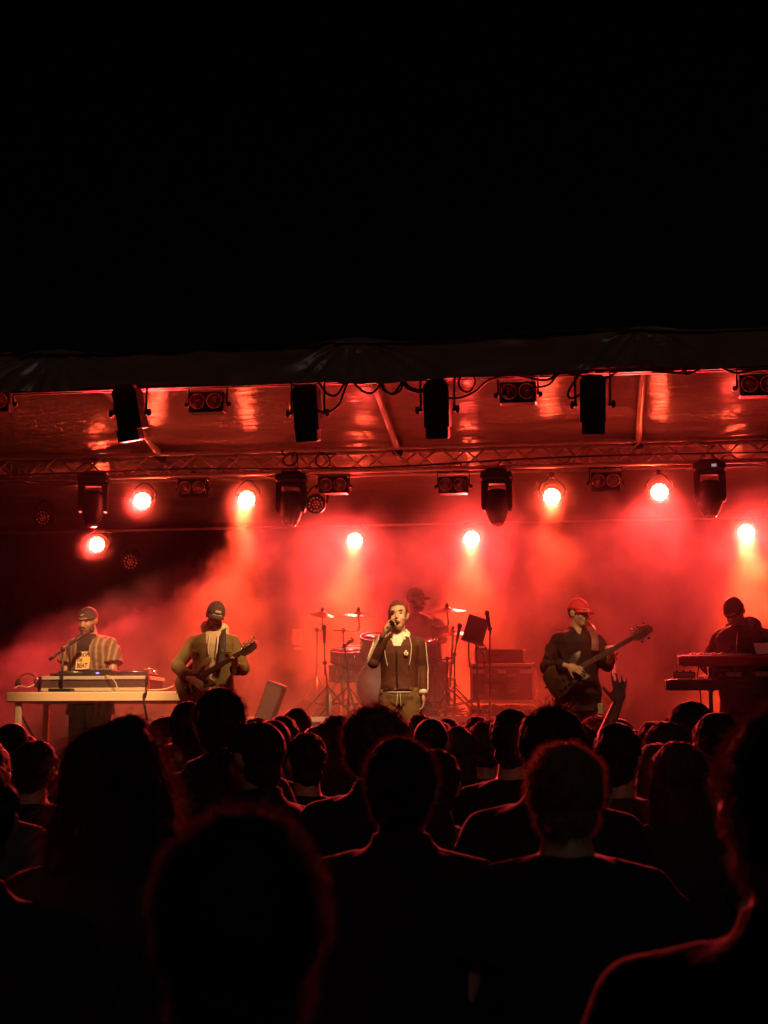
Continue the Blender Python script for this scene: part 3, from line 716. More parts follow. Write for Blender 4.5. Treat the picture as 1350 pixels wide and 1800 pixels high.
def sample_surface(me, n, seed=0):
    r = np.random.default_rng(seed); me.calc_loop_triangles(); t = np.empty(len(me.loop_triangles)*3,np.int32); me.loop_triangles.foreach_get('vertices', t); t = t.reshape(-1,3)
    p = co(me); a, b, c = p[t[:,0]], p[t[:,1]], p[t[:,2]]; cr = np.cross(b-a,c-a); ar = np.linalg.norm(cr,axis=1); i = r.choice(len(t), n, p=ar/ar.sum())
    u, w = r.random(n), r.random(n); k = u+w > 1; u[k], w[k] = 1-u[k], 1-w[k]
    nn = cr[i]/(ar[i][:,None]+1e-12)
    return a[i]+(b[i]-a[i])*u[:,None]+(c[i]-a[i])*w[:,None], nn
def hair_mat(name, col):
    m = bpy.data.materials.new(name); m.use_nodes = True; N, L = m.node_tree.nodes, m.node_tree.links; b = N['Principled BSDF']
    oi = N.new('ShaderNodeTexNoise'); oi.inputs['Scale'].default_value = 70; tcn = N.new('ShaderNodeTexCoord'); L.new(tcn.outputs['Object'], oi.inputs['Vector'])
    mx = N.new('ShaderNodeMix'); mx.data_type = 'RGBA'; mx.inputs['A'].default_value = tuple(c*.6 for c in col)+(1,); mx.inputs['B'].default_value = tuple(c*1.5 for c in col)+(1,)
    L.new(oi.outputs['Fac'], mx.inputs['Factor']); L.new(mx.outputs['Result'], b.inputs['Base Color']); b.inputs['Roughness'].default_value = .62; b.inputs['Specular IOR Level'].default_value = .3
    tr = N.new('ShaderNodeBsdfTranslucent'); L.new(mx.outputs['Result'], tr.inputs['Color']); ms = N.new('ShaderNodeMixShader'); ms.inputs[0].default_value = .35
    L.new(b.outputs[0], ms.inputs[1]); L.new(tr.outputs[0], ms.inputs[2]); L.new(ms.outputs[0], N['Material Output'].inputs['Surface']); return m
M_hairK = hair_mat('black_hair', (.05,.03,.022)); M_hairB = hair_mat('brown_hair', (.13,.07,.04)); M_hairF = hair_mat('fair_hair', (.26,.16,.08))
def person(name, label, loc, rz, scale=1.0, group=None):
    return dict(name=name, label=label, loc=loc, rz=rz, scale=scale, group=group)
def make_body(J, vox, skin, label, loc, rz, scale=1.0, group=None, smooth=2):
    me = remesh(body_cloud(J), vox, smooth, 'person'); me.materials.append(skin)
    o = obj('person', me); o.location = loc; o.rotation_euler = (0,0,rz); o.scale = (scale,)*3; return tag(o, label, 'person', group)
def cloth(mb, vox, name, m, parent, amp=.006, freq=1.0, seed=0, smooth=2, pred=None, zsq=1.0):
    me = remesh(mb, vox, smooth, name)
    if amp: folds(me, amp, freq, seed, zsq)
    if pred: cut(me, pred)
    me.materials.append(m); return obj(name, me, None, parent)

# ------------------------------------------------------------------ the band
def floor_at(px, Y, z=DECK): 
    q = P(px, 1310, Y); return V(q.x, Y, z)
def stripes_mat():
    m = bpy.data.materials.new('brown_tan_striped_cotton'); m.use_nodes = True; N, L = m.node_tree.nodes, m.node_tree.links; b = N['Principled BSDF']
    t = N.new('ShaderNodeTexCoord'); wv = N.new('ShaderNodeTexWave'); wv.bands_direction = 'X'; wv.inputs['Scale'].default_value = 6.5; wv.inputs['Distortion'].default_value = 1.2; wv.inputs['Detail Scale'].default_value = .6
    L.new(t.outputs['Object'], wv.inputs['Vector']); cr = N.new('ShaderNodeValToRGB'); cr.color_ramp.interpolation = 'CONSTANT'; e = cr.color_ramp.elements
    e[0].color = (.10,.055,.03,1); e[1].position = .38; e[1].color = (.17,.10,.055,1); x = e.new(.6); x.color = (.12,.08,.04,1); x = e.new(.8); x.color = (.25,.16,.09,1)
    L.new(wv.outputs['Fac'], cr.inputs[0]); L.new(cr.outputs[0], b.inputs['Base Color']); b.inputs['Roughness'].default_value = .85; return m
M_olive = mat('olive_canvas', (.135,.088,.034), .9, 0, .3, 12, .3, 70, spec=.15)
M_cream = mat('cream_hood_lining', (.50,.36,.22), .85, 0, .2, 12, .2, 60)
M_brown = mat('brown_track_jacket', (.080,.024,.012), .7, 0, .2, 10, .15, 70, spec=.2)
M_white = mat('white_cotton', (.72,.66,.58), .8, 0, .1, 12, .15, 70)
M_khaki = mat('khaki_twill', (.17,.10,.042), .9, 0, .25, 14, .3, 60, spec=.15)
M_tee = mat('black_tee', (.016,.009,.008), .85, 0, .3, 12, .2, 70)
M_jean = mat('blue_black_denim', (.05,.048,.055), .85, 0, .3, 18, .3, 90)
M_dkjack = mat('black_nylon_jacket', (.030,.014,.012), .8, 0, .3, 9, .25, 50, spec=.15)
M_capK = mat('black_cap_cotton', (.035,.026,.02), .85, 0, .25, 18, .2, 80)
M_capR = mat('red_cap_cotton', (.78,.03,.06), .75, 0, .15, 18, .2, 80)
M_shoe = mat('dark_shoe', (.03,.028,.026), .6, 0, .2, 12, .1, 60)
M_strap = mat('black_strap_webbing', (.022,.016,.014), .7, 0, .2, 30, .3, 200)
M_wood = mat('dark_walnut', (.055,.020,.011), .4, 0, .4, 5, .1, 30, stretch=(1,6,6))
M_maple = mat('maple_neck', (.42,.24,.11), .38, 0, .2, 6, .05, 40, stretch=(1,6,6))
M_rose = mat('rosewood_fingerboard', (.07,.035,.022), .5, 0, .3, 10, .1, 60)
M_gbody = mat('pale_guitar_paint', (.22,.12,.065), .25, 0, .25, 5, 0, coat=.5)
M_string = mat('steel_string', (.6,.58,.55), .3, 1.0, .1, 5, 0)
MUS = 'musicians on the stage'

def guitar(loc, m, label, bass=False, body_mat=None, five=False):
    """local: neck along +X, face to -Y; bridge at the origin"""
    t = thing('bass_guitar' if bass else 'electric_guitar', label, 'bass guitar' if bass else 'guitar', loc)
    t.rotation_euler = m.to_euler(); t.scale = (.9,)*3 if not bass else (.82,)*3
    sc = .86 if bass else .63; bw = body_mat
    out = smooth_path([(-.13,0,0),(-.115,0,.10),(-.02,0,.155),(.09,0,.115),(.16,0,.105),(.25,0,.15),(.315,0,.145),(.30,0,.10),(.235,0,.055),(.225,0,-.03),(.26,0,-.08),(.285,0,-.125),(.24,0,-.14),(.15,0,-.105),(.06,0,-.125),(-.04,0,-.165),(-.12,0,-.11),(-.13,0,0)],5)[:-1]
    k = 1.0 if not bass else 1.08
    MB().prism([(p.x*k,p.z*k) for p in out], .042, bev=.05).build('body', bw, t, True, angle=R(50))
    pg = [(p.x*k*.62+.05,p.z*k*.62-.01) for p in out]; mm = Matrix.Translation((0,-.0235,0))
    if not bass: MB().prism(pg, .003, mm).build('pickguard', M_blackpl, t)
    nk = MB(); L0, L1 = .20*k, sc
    nk.tube([(L0-.02,-.018,0),(.5*(L0+L1),-.020,0),(L1,-.020,0)],[.029,.025,.022],12,flat=.55,up=(0,1,0)); nk.build('neck', M_maple, t, True)
    fb = MB(); fb.add([(L0,-.034,-.028),(L0,-.034,.028),(L1,-.034,.021),(L1,-.034,-.021),(L0,-.022,-.029),(L0,-.022,.029),(L1,-.022,.022),(L1,-.022,-.022)],[(0,1,2,3),(4,7,6,5),(0,4,5,1),(1,5,6,2),(2,6,7,3),(3,7,4,0)]); fo = fb.build('fingerboard', M_rose, t)
    nf = 20
    for i in range(1,nf,1):
        x = sc*(1-1)+ sc - (sc)*(1-2**(-i/12.0)); 
        if x < L0+.01: break
        MB().box((x,-.0352,0),(.0025,.002,.044)).build('fret', M_string, fo)
    hd = [(0,-.022),(.03,-.045),(.10,-.05),(.185,-.035),(.20,.0),(.175,.035),(.10,.055),(.04,.045),(0,.022)]
    hs = 1.15 if bass else .95
    h = MB().prism([(sc+x*hs,z*hs) for x,z in hd], .016, Matrix.Translation((0,-.014,0))).build('headstock', M_maple if bass else M_wood, t)
    n = 5 if bass else 6
    for i in range(n):
        x = sc+.035+i*(.16/n)*1.1; s = 1 if (i%2 == 0 if bass else True) else -1
        tp = MB(); tp.lathe([(.006,0),(.006,.02)],(x,-.022,s*.022),(0,-1,0),n=8); tp.tube([(x,-.012,s*.03),(x,-.012,s*.065)],.004,6); tp.ell((x,-.012,s*.078),(.016 if bass else .010,.006,.017 if bass else .011)); tp.build('tuning_peg', M_chrome, h, True)
    for i in range(n):
        z = (-.5+i/(n-1))*.036; MB().tube([(0,-.040,z*1.2),(sc,-.038,z*.85),(sc+.04+i*.03,-.03,z*.85)], .0011 if not bass else .0016, 4).build('string', M_string, t)
    for x in ((.05,.12) if bass else (.03,.10,.17)): MB().rbox((x,-.028,0),(.028,.016,.078),.004).build('pickup', M_blackpl, t)
    MB().rbox((-.01,-.030,0),(.04,.016,.075),.003).build('bridge', M_chrome, t)
    for (x,z) in ((-.03,-.10),(.03,-.095),(.08,-.085)): MB().lathe([(.013,0),(.012,.016),(.008,.018)],(x,-.024,z),(0,-1,0),n=12).build('knob', M_chrome if not bass else M_blackpl, t, True)
    MB().lathe([(.006,0),(.006,.012),(.011,.014),(.011,.02)],(-.13*k,0,0),(-1,0,0),n=8).build('strap_button', M_chrome, t, True)
    return t

# ---- singer
def rotm(pitch=0, yaw=0, roll=0): return Matrix.Rotation(yaw,3,'Z')@Matrix.Rotation(roll,3,'Y')@Matrix.Rotation(pitch,3,'X')
loc = floor_at(703,12.55)
J = std_joints(elR=V(-.240,-.11,1.225), wrR=V(-.122,-.205,1.455), elL=V(.208,.035,1.165), wrL=V(.222,-.045,.955), hrot=rotm(R(-7),R(-4),R(-5))*1.10, head=V(-.01,-.045,1.63), side=-.02)
J['handR'] = dict(fwd=V(.35,.10,.85), palm=V(.55,-.5,-.2), side=-1, curl=.85, spread=.1, thumb=V(.6,-.25,.65))
J['handL'] = dict(fwd=V(.05,-.12,-1), palm=V(-1,.0,0), side=1, curl=.45)
S = .975
J['arm'] = .84
sing = make_body(J,.0065,M_skin,'singer in brown track jacket and khaki trousers holding a microphone to his mouth',loc,R(4),S,MUS)
sing.scale.x *= .93; face_parts(J, sing, 'open')
hs = hair_shell(J,.007,-.028,-.05,.078,3,.004); hs.materials.append(M_hairB); hr = obj('hair', hs, None, sing)
rp, rn = sample_surface(hs, 1500, 2); strands(rp, rn*.6+np.array([0,.5,-.3]), .022, M_hairB, 'hair_strands', sing, 2, .0016, .3, .3, 5)
jk = cloth(garment_top(J,.020,.985,1.0,.98,collar=.045,cuff=1),.0085,'jacket',M_brown,sing,.026,.62,11,2,pred=lambda x,y,z: (y < -.03 and abs(x+.015) < .016+max(0,(z-1.33))*.45 and z > 1.36))
col = MB(); c0 = tc(J,1.462)
for s in (-1,1):
    col.add([c0+V(s*.070,.03,.058), c0+V(s*.034,-.072,.012), c0+V(s*.062,-.100,-.035), c0+V(s*.105,-.062,-.012), c0+V(s*.105,.02,.022)], [(0,1,2,3,4)])
    col.add([c0+V(s*.070,.03,.062), c0+V(s*.030,-.076,.016), c0+V(s*.064,-.106,-.043), c0+V(s*.109,-.066,-.008), c0+V(s*.108,.02,.026)], [(4,3,2,1,0)])
col.build('collar', M_white, jk)
te = cloth(garment_top(J,.006,.96,.30,.7),.010,'tee_shirt',M_white,sing,.004,1,4)
te2 = MB(); r0 = ellring(tc(J,.965), .178, .136, 40); te2.loft([[p+V(0,0,-.014*abs(math.sin(2*PI*k/40*1.5+.9))**.7) for k,p in enumerate(r0)], ellring(tc(J,.99), .180, .138, 40)]); te2.build('tee_shirt_hem', M_white, te, True)
tr = cloth(garment_legs(J,.026,1.5),.010,'trousers',M_khaki,sing,.018,.7,21)
MB().loft([ellring(tc(J,.975), .183,.140,26), ellring(tc(J,1.005), .183,.140,26)]).build('waistband', M_khaki, tr, True)
for s in (-1,1): MB().tube(smooth_path([V(s*.012,-.150,.96),V(s*.016,-.158,.90),V(s*.020,-.152,.84)],5), .003, 6).build('drawstring', M_white, tr, True)
for s in (-1,1): MB().rbox(V(s*.175,-.03,.66),(.035,.12,.15),.012).build('cargo_pocket', M_khaki, tr)
# sleeve stripes, piping, cuffs, chest emblem
def sleeve_stripe(sh, el, wr, off, outward, r=.0075):
    pts = [sh.lerp(el,t)+outward*(.066-.006*t)+off for t in (0,.2,.4,.6,.8)]+[el+outward*.060+off]+[el.lerp(wr,t)+outward*(.057-.010*t)+off for t in (.2,.45,.7,.9)]
    MB().tube(smooth_path(pts,4), r, 6, flat=.5).build('sleeve_stripe', M_white, jk, True)
for k in (-1,0,1):
    sleeve_stripe(J['shL'],J['elL'],J['wrL'],V(0,-.010+.020*k,.003),V(1,-.25,.08).normalized(),.004)
    sleeve_stripe(J['shR'],J['elR'],J['wrR'],V(-.004,-.010+.004*k,-.010+.018*k),V(-.78,-.42,.30).normalized(),.004)
for s in (-1,1): MB().tube(smooth_path([tc(J,1.445)+V(s*.105,-.085,0), tc(J,1.36)+V(s*.125,-.142,0), tc(J,1.26)+V(s*.115,-.152,0), tc(J,1.19)+V(s*.10,-.143,0)],5), .003, 6, flat=.6).build('piping', M_white, jk, True)
cf = MB(); a, b = J['elL'], J['wrL']; cf.tube([a.lerp(b,.88),a.lerp(b,.93),a.lerp(b,1.04)],[.040,.043,.041],14); cf.build('cuff', M_white, jk, True)
em = MB()
for (x,z) in ((0,.014),(-.012,-.002),(.012,-.002)): em.ell(tc(J,1.30)+V(.075+x,-.158,z),(.009,.006,.013))
em.box(tc(J,1.30)+V(.075,-.158,-.016),(.03,.006,.006)); em.build('chest_emblem', M_white, jk, True)
MB().tube([tc(J,z)+V(-.012,-.158 if z < 1.2 else -.165,0) for z in (1.0,1.1,1.2,1.3,1.35)], .004, 6).build('zip', M_black, jk, True)
cloth(shoes(J),.012,'shoes',M_shoe,sing,0)
mic = thing('microphone','black handheld microphone held at the singer\'s mouth','microphone',loc); mic.rotation_euler = (0,0,R(4)); mic.scale = (S*.93,S,S)
hm = V(-.048,-.172,1.562); hd_ = V(-.085,-.05,-.11).normalized()
MB().ell(hm,(.028,.028,.030)).build('grille', mat('dark_mic_mesh',(.03,.025,.022),.4,.6,.3,300,.6,400), mic, True)
MB().lathe([(.024,.018),(.022,.05),(.014,.17),(.012,.2)],hm,hd_,n=14).build('handle', M_blackpl, mic, True)

# ---- guitarist
loc = floor_at(372,12.6)
J = std_joints(elR=V(-.315,-.06,1.18), wrR=V(-.150,-.305,1.060), elL=V(.285,-.04,1.16), wrL=V(.262,-.285,1.135), hrot=rotm(R(24),R(24),R(8)), head=V(.035,-.085,1.615), lean=.10, twist=R(8), side=.03)
J['handR'] = dict(fwd=V(.75,-.25,-.35), palm=V(.1,.9,-.3), side=-1, curl=.55, spread=.2)
J['handL'] = dict(fwd=V(.1,-.35,.75), palm=V(-.4,-.5,-.5), side=1, curl=.9, spread=.15)
J['arm'] = .84
gt = make_body(J,.0065,M_skin,'guitarist in olive jacket and dark cap looking down at his guitar',loc,R(2),1.0,MUS)
gt.scale.x *= .95; face_parts(J, gt, 'closed', beard=True)
cp, co_, cq = cap_parts(J, gt, M_capK, brimlen=.07)
MB().rbox(co_+cq@V(.0,-.104,.030),(.055,.012,.022),.004,cq).build('cap_patch', M_cream, cp)
hs = hair_shell(J,.004,-.02,-.055,.10,6,.003); hs.materials.append(M_hairK); obj('hair', hs, None, gt)
jk = cloth(garment_top(J,.028,.80,1.0,1.04,flare=1.05),.0095,'jacket',M_olive,gt,.026,.6,31,2,pred=lambda x,y,z: (y < -.05 and abs(x-.035) < .030+max(0,(z-1.25))*.22 and z > .9))
hg = garment_top(J,.020,.84,.95,.85,hood=True); hc = tc(J,1.49); hg.ell(hc+V(-.055,.045,.035),(.085,.07,.062)); hg.ell(hc+V(.05,.055,.02),(.08,.06,.05))
ho = cloth(hg,.010,'hoodie',M_cream,gt,.006,.9,33)
for s in (-1,1): MB().tube(smooth_path([tc(J,1.44)+V(s*.035+.03,-.125,0), tc(J,1.36)+V(s*.042+.03,-.165,0), tc(J,1.27)+V(s*.038+.03,-.170,0)],5), .005, 6).build('drawstring', M_white, ho, True)
for s, nm in (('L',1),('R',-1)):
    a, b = J['el'+s], J['wr'+s]; MB().tube([a.lerp(b,.82),a.lerp(b,.88),a.lerp(b,.97)],[.054,.053,.047],14).build('cuff', M_capK, jk, True)
MB().rbox(tc(J,1.30)+V(-.115,-.165,0),(.11,.012,.03),.004,Euler((0,R(4),R(-22))).to_matrix()).build('pocket_flap', M_olive, jk)
MB().rbox(tc(J,1.30)+V(.155,-.150,0),(.10,.012,.03),.004,Euler((0,0,R(28))).to_matrix()).build('pocket_flap', M_olive, jk)
cloth(garment_legs(J,.030,1.5),.011,'trousers',M_khaki,gt,.010,.8,36); cloth(shoes(J),.012,'shoes',M_shoe,gt,0)
gm = Matrix.Rotation(R(2),3,'Z')@Matrix.Rotation(R(-16),3,'Z')@Matrix.Rotation(R(-27),3,'Y')@Matrix.Rotation(R(-10),3,'X')
guitar(loc+Matrix.Rotation(R(2),3,'Z')@V(-.16,-.235,1.005), gm, 'pale bodied electric guitar with dark headstock hanging from the guitarist', False, M_gbody)
sp = MB(); pts = smooth_path([V(-.26,-.16,.97),V(-.22,.02,1.15),V(-.06,.135,1.34),V(.07,.07,1.50),V(.105,-.09,1.475),V(.125,-.185,1.36),V(.125,-.205,1.25),V(.115,-.225,1.165)],6)
sp.tube(pts,.032,8,flat=.12,up=(0,1,0)); sp.build('guitar_strap', M_strap, gt, True)

# ---- bassist
loc = floor_at(1018,12.75)
J = std_joints(elR=V(-.278,-.02,1.165), wrR=V(-.150,-.315,1.150), elL=V(.262,-.02,1.18), wrL=V(.245,-.235,1.205), hrot=rotm(R(2),R(38),R(2)), head=V(.015,-.04,1.612), lean=.03, twist=R(6))
J['handR'] = dict(fwd=V(.9,-.15,-.28), palm=V(.05,.9,-.4), side=-1, curl=.32, spread=.35)
J['handL'] = dict(fwd=V(.0,-.3,.8), palm=V(-.3,-.6,-.4), side=1, curl=.95, spread=.15)
J['arm'] = .84
bs = make_body(J,.0065,M_skin,'bassist in red cap and black jacket looking to the right',loc,R(10),1.0,MUS)
bs.scale.x *= .95; face_parts(J, bs, 'closed', must=True)
cp, co_, cq = cap_parts(J, bs, M_capR, tilt=R(8), brimlen=.078, up=.006)
hs = hair_shell(J,.004,-.02,-.055,.10,6,.003); hs.materials.append(M_hairK); obj('hair', hs, None, bs)
jk = cloth(garment_top(J,.028,.78,1.0,1.04,collar=.04,flare=1.08),.010,'jacket',M_dkjack,bs,.022,.6,41,2,pred=lambda x,y,z: (y < -.04 and abs(x) < .008+max(0,(z-1.43))*.5 and z > 1.43))
cloth(garment_legs(J,.024,1.3),.011,'trousers',M_jean,bs,.008,.8,43); cloth(shoes(J),.012,'shoes',M_shoe,bs,0)
MB().rbox(V(.175,-.115,.80),(.055,.02,.10),.009).build('pocket_cloth', M_cream, bs)
gm = Matrix.Rotation(R(10),3,'Z')@Matrix.Rotation(R(-10),3,'Z')@Matrix.Rotation(R(-29),3,'Y')@Matrix.Rotation(R(-8),3,'X')
guitar(loc+Matrix.Rotation(R(10),3,'Z')@V(-.20,-.245,1.035), gm, 'long dark bass guitar with shiny tuners held by the red-capped bassist', True, M_wood)
sp = MB(); pts = smooth_path([V(-.27,-.16,1.0),V(-.22,.05,1.2),V(-.06,.155,1.36),V(.08,.09,1.51),V(.11,-.08,1.485),V(.125,-.19,1.38),V(.12,-.215,1.28)],6)
sp.tube(pts,.036,8,flat=.12,up=(0,1,0)); sp.build('guitar_strap', mat('reddish_leather_strap',(.20,.06,.05),.5,0,.2,20,.2,80), bs, True)

# ---- DJ
loc = floor_at(157,13.15)
J = std_joints(elR=V(-.235,-.06,1.14), wrR=V(-.085,-.30,1.00), elL=V(.235,-.06,1.13), wrL=V(.095,-.32,.985), hrot=rotm(R(16),R(-4),0), head=V(-.01,-.095,1.60), lean=.10)
J['handR'] = dict(fwd=V(.35,-.75,-.3), palm=V(.1,-.3,-1), side=1, curl=.5, spread=.3)
J['handL'] = dict(fwd=V(-.25,-.8,-.25), palm=V(-.1,-.3,-1), side=-1, curl=.45, spread=.3)
dj = make_body(J,.0065,M_skin2,'DJ in open striped shirt and black tee leaning over his decks',loc,R(-6),1.02,MUS)
face_parts(J, dj, 'closed', beard=True)
cp, co_, cq = cap_parts(J, dj, M_capK, brim=False, up=-.006)
MB().tube(smooth_path([co_+cq@V(-.014,-.105,.040),co_+cq@V(.0,-.107,.037),co_+cq@V(.020,-.104,.047)],5),[.001]+[.0025]*9+[.001],6).build('cap_mark', M_white, cp, True)
te = cloth(garment_top(J,.018,.84,.35,.95),.0085,'tee_shirt',M_tee,dj,.004,.9,51)
sh = cloth(garment_top(J,.034,.76,.44,1.0,flare=1.1),.0095,'open_shirt',stripes_mat(),dj,.015,.7,52,2,pred=lambda x,y,z: (y < .02 and abs(x) < .070+.02*math.sin(z*9) ) or (z > 1.44 and y < .02 and abs(x) < .09))
cloth(garment_legs(J,.022,1.2),.011,'trousers',M_jean,dj,.007,.8,53); cloth(shoes(J),.012,'shoes',M_shoe,dj,0)
pz = 1.235; pc_ = tc(J,pz)+V(0,-.158,0); tilt = Matrix.Rotation(R(-7),3,'X')
pr = MB(); pr.box(pc_,(.130,.006,.160),tilt); prt = pr.build('shirt_print', mat('pale_print_ink',(.72,.45,.22),.7,0,.08,20,0), te)
MB().box(pc_+tilt@V(.034,-.0045,.0),(.050,.003,.042),tilt).build('print_square', mat('amber_print_ink',(.85,.42,.06),.7,0,.06,20,0), prt)
M_ink = mat('dark_print_ink',(.06,.02,.012),.8,0,.1,20,0)
def text_part(body, size, at, parent, m, rot, sx=1.0, name='lettering', align='CENTER'):
    cu = bpy.data.curves.new('txt','FONT'); cu.body = body; cu.size = size; cu.align_x = align; cu.align_y = 'CENTER'; cu.extrude = .0008; cu.offset = size*.022
    o = bpy.data.objects.new('txt', cu); COL.objects.link(o); dg = bpy.context.evaluated_depsgraph_get(); me = bpy.data.meshes.new_from_object(o.evaluated_get(dg)); bpy.data.objects.remove(o, do_unlink=True)
    q = rot.to_4x4()@Matrix.Rotation(PI/2,4,'X')@Matrix.Diagonal((sx,1,1,1)); me.transform(q); me.materials.clear(); me.materials.append(m); me.name = name
    return obj(name, me, None, parent, at)
text_part('DROP', .048, pc_+tilt@V(-.004,-.0048,.050), prt, M_ink, tilt, .88)
text_part('THE', .042, pc_+tilt@V(-.030,-.0048,.003), prt, M_ink, tilt, .72)
text_part('BEAT', .056, pc_+tilt@V(-.002,-.0048,-.048), prt, M_ink, tilt, .78)

# ---- keyboard player
loc = floor_at(1316,13.0)
J = std_joints(elR=V(-.29,-.04,1.16), wrR=V(-.18,-.30,1.05), elL=V(.28,-.04,1.16), wrL=V(.16,-.30,1.05), hrot=rotm(R(38),R(-22),R(-6)), head=V(-.07,-.16,1.585), lean=.22, side=-.05)
J['handR'] = dict(fwd=V(.1,-.9,-.15), palm=V(0,-.1,-1), side=1, curl=.5, spread=.3)
J['handL'] = dict(fwd=V(-.1,-.9,-.15), palm=V(0,-.1,-1), side=-1, curl=.5, spread=.3)
J['arm'] = .84
kb = make_body(J,.007,M_skin2,'keyboard player in black hooded coat with head bowed',loc,R(-8),1.02,MUS)
face_parts(J, kb, 'closed')
cap_parts(J, kb, M_capK, brim=False, name='beanie', up=-.012)
hs = hair_shell(J,.005,-.02,-.055,.10,6,.003); hs.materials.append(M_hairK); obj('hair', hs, None, kb)
g_ = garment_top(J,.044,.74,1.0,1.3,hood=True,flare=1.1); c = tc(J,1.47); g_.ell(c+V(.07,.05,.015),(.10,.085,.075)); g_.ell(c+V(.10,.01,-.01),(.06,.06,.06))
jk = cloth(g_,.011,'hooded_coat',M_dkjack,kb,.015,.6,61)
hl = MB(); hl.ell(c+V(.085,-.035,.012),(.040,.03,.055),Euler((0,R(25),R(30))).to_matrix()); hl.build('hood_lining', mat('grey_brown_lining',(.13,.09,.07),.9,0,.2,20,.2,60), jk, True)
MB().tube(smooth_path([c+V(-.02,-.13,-.06),c+V(-.03,-.17,-.16),c+V(-.035,-.19,-.30)],5),.005,6).build('zip', M_chrome, jk, True)
cloth(garment_legs(J,.024,1.2),.011,'trousers',M_jean,kb,.007,.8,63); cloth(shoes(J),.012,'shoes',M_shoe,kb,0)

# ---- drummer (seated behind the kit on the riser)
loc = floor_at(733,15.5,RISER)
J = std_joints(hipL=V(.11,0,.92), hipR=V(-.11,0,.92), kneeL=V(.24,-.40,.90), kneeR=V(-.24,-.40,.90), ankL=V(.22,-.42,.48), ankR=V(-.22,-.42,.48),
     elR=V(-.30,-.12,1.20), wrR=V(-.22,-.34,1.12), elL=V(.30,-.12,1.20), wrL=V(.20,-.36,1.14), hrot=rotm(R(6),R(62),R(0)), head=V(.005,-.08,1.63), lean=.08)
J['handR'] = dict(fwd=V(.2,-.8,-.1), palm=V(0,-.2,-1), side=1, curl=1.0, spread=.1)
J['handL'] = dict(fwd=V(-.2,-.8,-.1), palm=V(0,-.2,-1), side=-1, curl=1.0, spread=.1)
dz = -.39
dr = make_body(J,.0075,M_skin2,'drummer in dark cap seated behind the drum kit facing right',loc+V(0,0,dz),0,1.0,MUS)
face_parts(J, dr, 'closed', beard=True)
cap_parts(J, dr, M_capK, brimlen=.085)
hs = hair_shell(J,.010,-.02,-.09,.10,6,.004); hs.materials.append(M_hairK); obj('hair', hs, None, dr)
cloth(garment_top(J,.032,.80,.42,1.15),.011,'tee_shirt',mat('dark_red_brown_tee',(.10,.05,.045),.85,0,.2,10,.2,60),dr,.008,.8,71)
cloth(garment_legs(J,.024,1.2),.012,'trousers',M_jean,dr,.006,.8,73); cloth(shoes(J),.013,'shoes',M_shoe,dr,0)
for s, (wx,ang,lab) in (('R',(-.20,R(-28),'drumstick in the drummer\'s right hand beside the singer')),('L',(.21,R(35),'drumstick in the drummer\'s left hand below the right crash cymbal'))):
    c = loc+V(0,0,dz)+J['wr'+s]+V(0,-.09,-.02); d = V(math.sin(ang)*.6,-.6,.25).normalized()
    m = MB(); m.tube([c-d*.08,c+d*.25,c+d*.29,c+d*.31],[.008,.007,.004,.005],8); solo('drumstick', m, M_maple, lab, 'drumstick', 'drumsticks')

# ------------------------------------------------------------------ stage gear
def stand_legs(mb, c, h, r, n=3, a0=.5, th=.011):
    for k in range(n):
        a = a0+2*PI*k/n; e = Vector(c)+V(math.cos(a)*r, math.sin(a)*r, 0); mb_ = mb()
        yield e, k
def tripod(t, h, r, m, a0=.5, th=.010):
    """three legs with braces from height h, radius r"""
    for k in range(3):
        a = a0+2*PI*k/3; e = V(math.cos(a)*r, math.sin(a)*r, .012)
        MB().tube([V(0,0,h),e],th,8).build('leg', m, t, True); 
        MB().tube([V(0,0,h*.35),V(0,0,h).lerp(e,.55)],th*.7,6).build('strut', m, t, True)
        MB().ell(e,(.018,.018,.014)).build('rubber_foot', M_blackpl, t, True)
M_gear = mat('grey_steel_stand', (.20,.19,.18), .35, .8, .2, 20, 0)
def mic_on(t, p, d, name='microphone_head'):
    d = Vector(d).normalized(); MB().ell(p,(.024,.024,.028)).build('grille', M_blackpl, t, True); MB().lathe([(.020,.015),(.018,.05),(.012,.16)],p,-d,n=12).build('handle', M_blackpl, t, True)

# riser
q0, q1 = P(432,1300,14.55).x, P(960,1300,14.55).x
rs = thing('drum_riser','low black riser platform under the drum kit and flight cases','platform',((q0+q1)/2,15.65,DECK)); W, Hh = q1-q0, RISER-DECK
for i in range(3): MB().rbox((-W/2+W/3*(i+.5),0,Hh-.03),(W/3-.006,2.3,.06),.006).build('deck_panel', mat('worn_grey_platform',(.22,.19,.17),.7,0,.4,5,.15,40), rs)
MB().box((0,-1.12,Hh/2-.03),(W-.02,.02,Hh-.07)).build('skirt', M_skirt, rs)
MB().rbox((0,-1.155,Hh-.028),(W,.012,.05),.003).build('edge_trim', M_alu, rs)
for sx in (-1,1):
    for y in (-1.0,1.0): MB().box((sx*(W/2-.1),y,Hh/2-.03),(.05,.05,Hh-.06)).build('leg', M_black, rs)

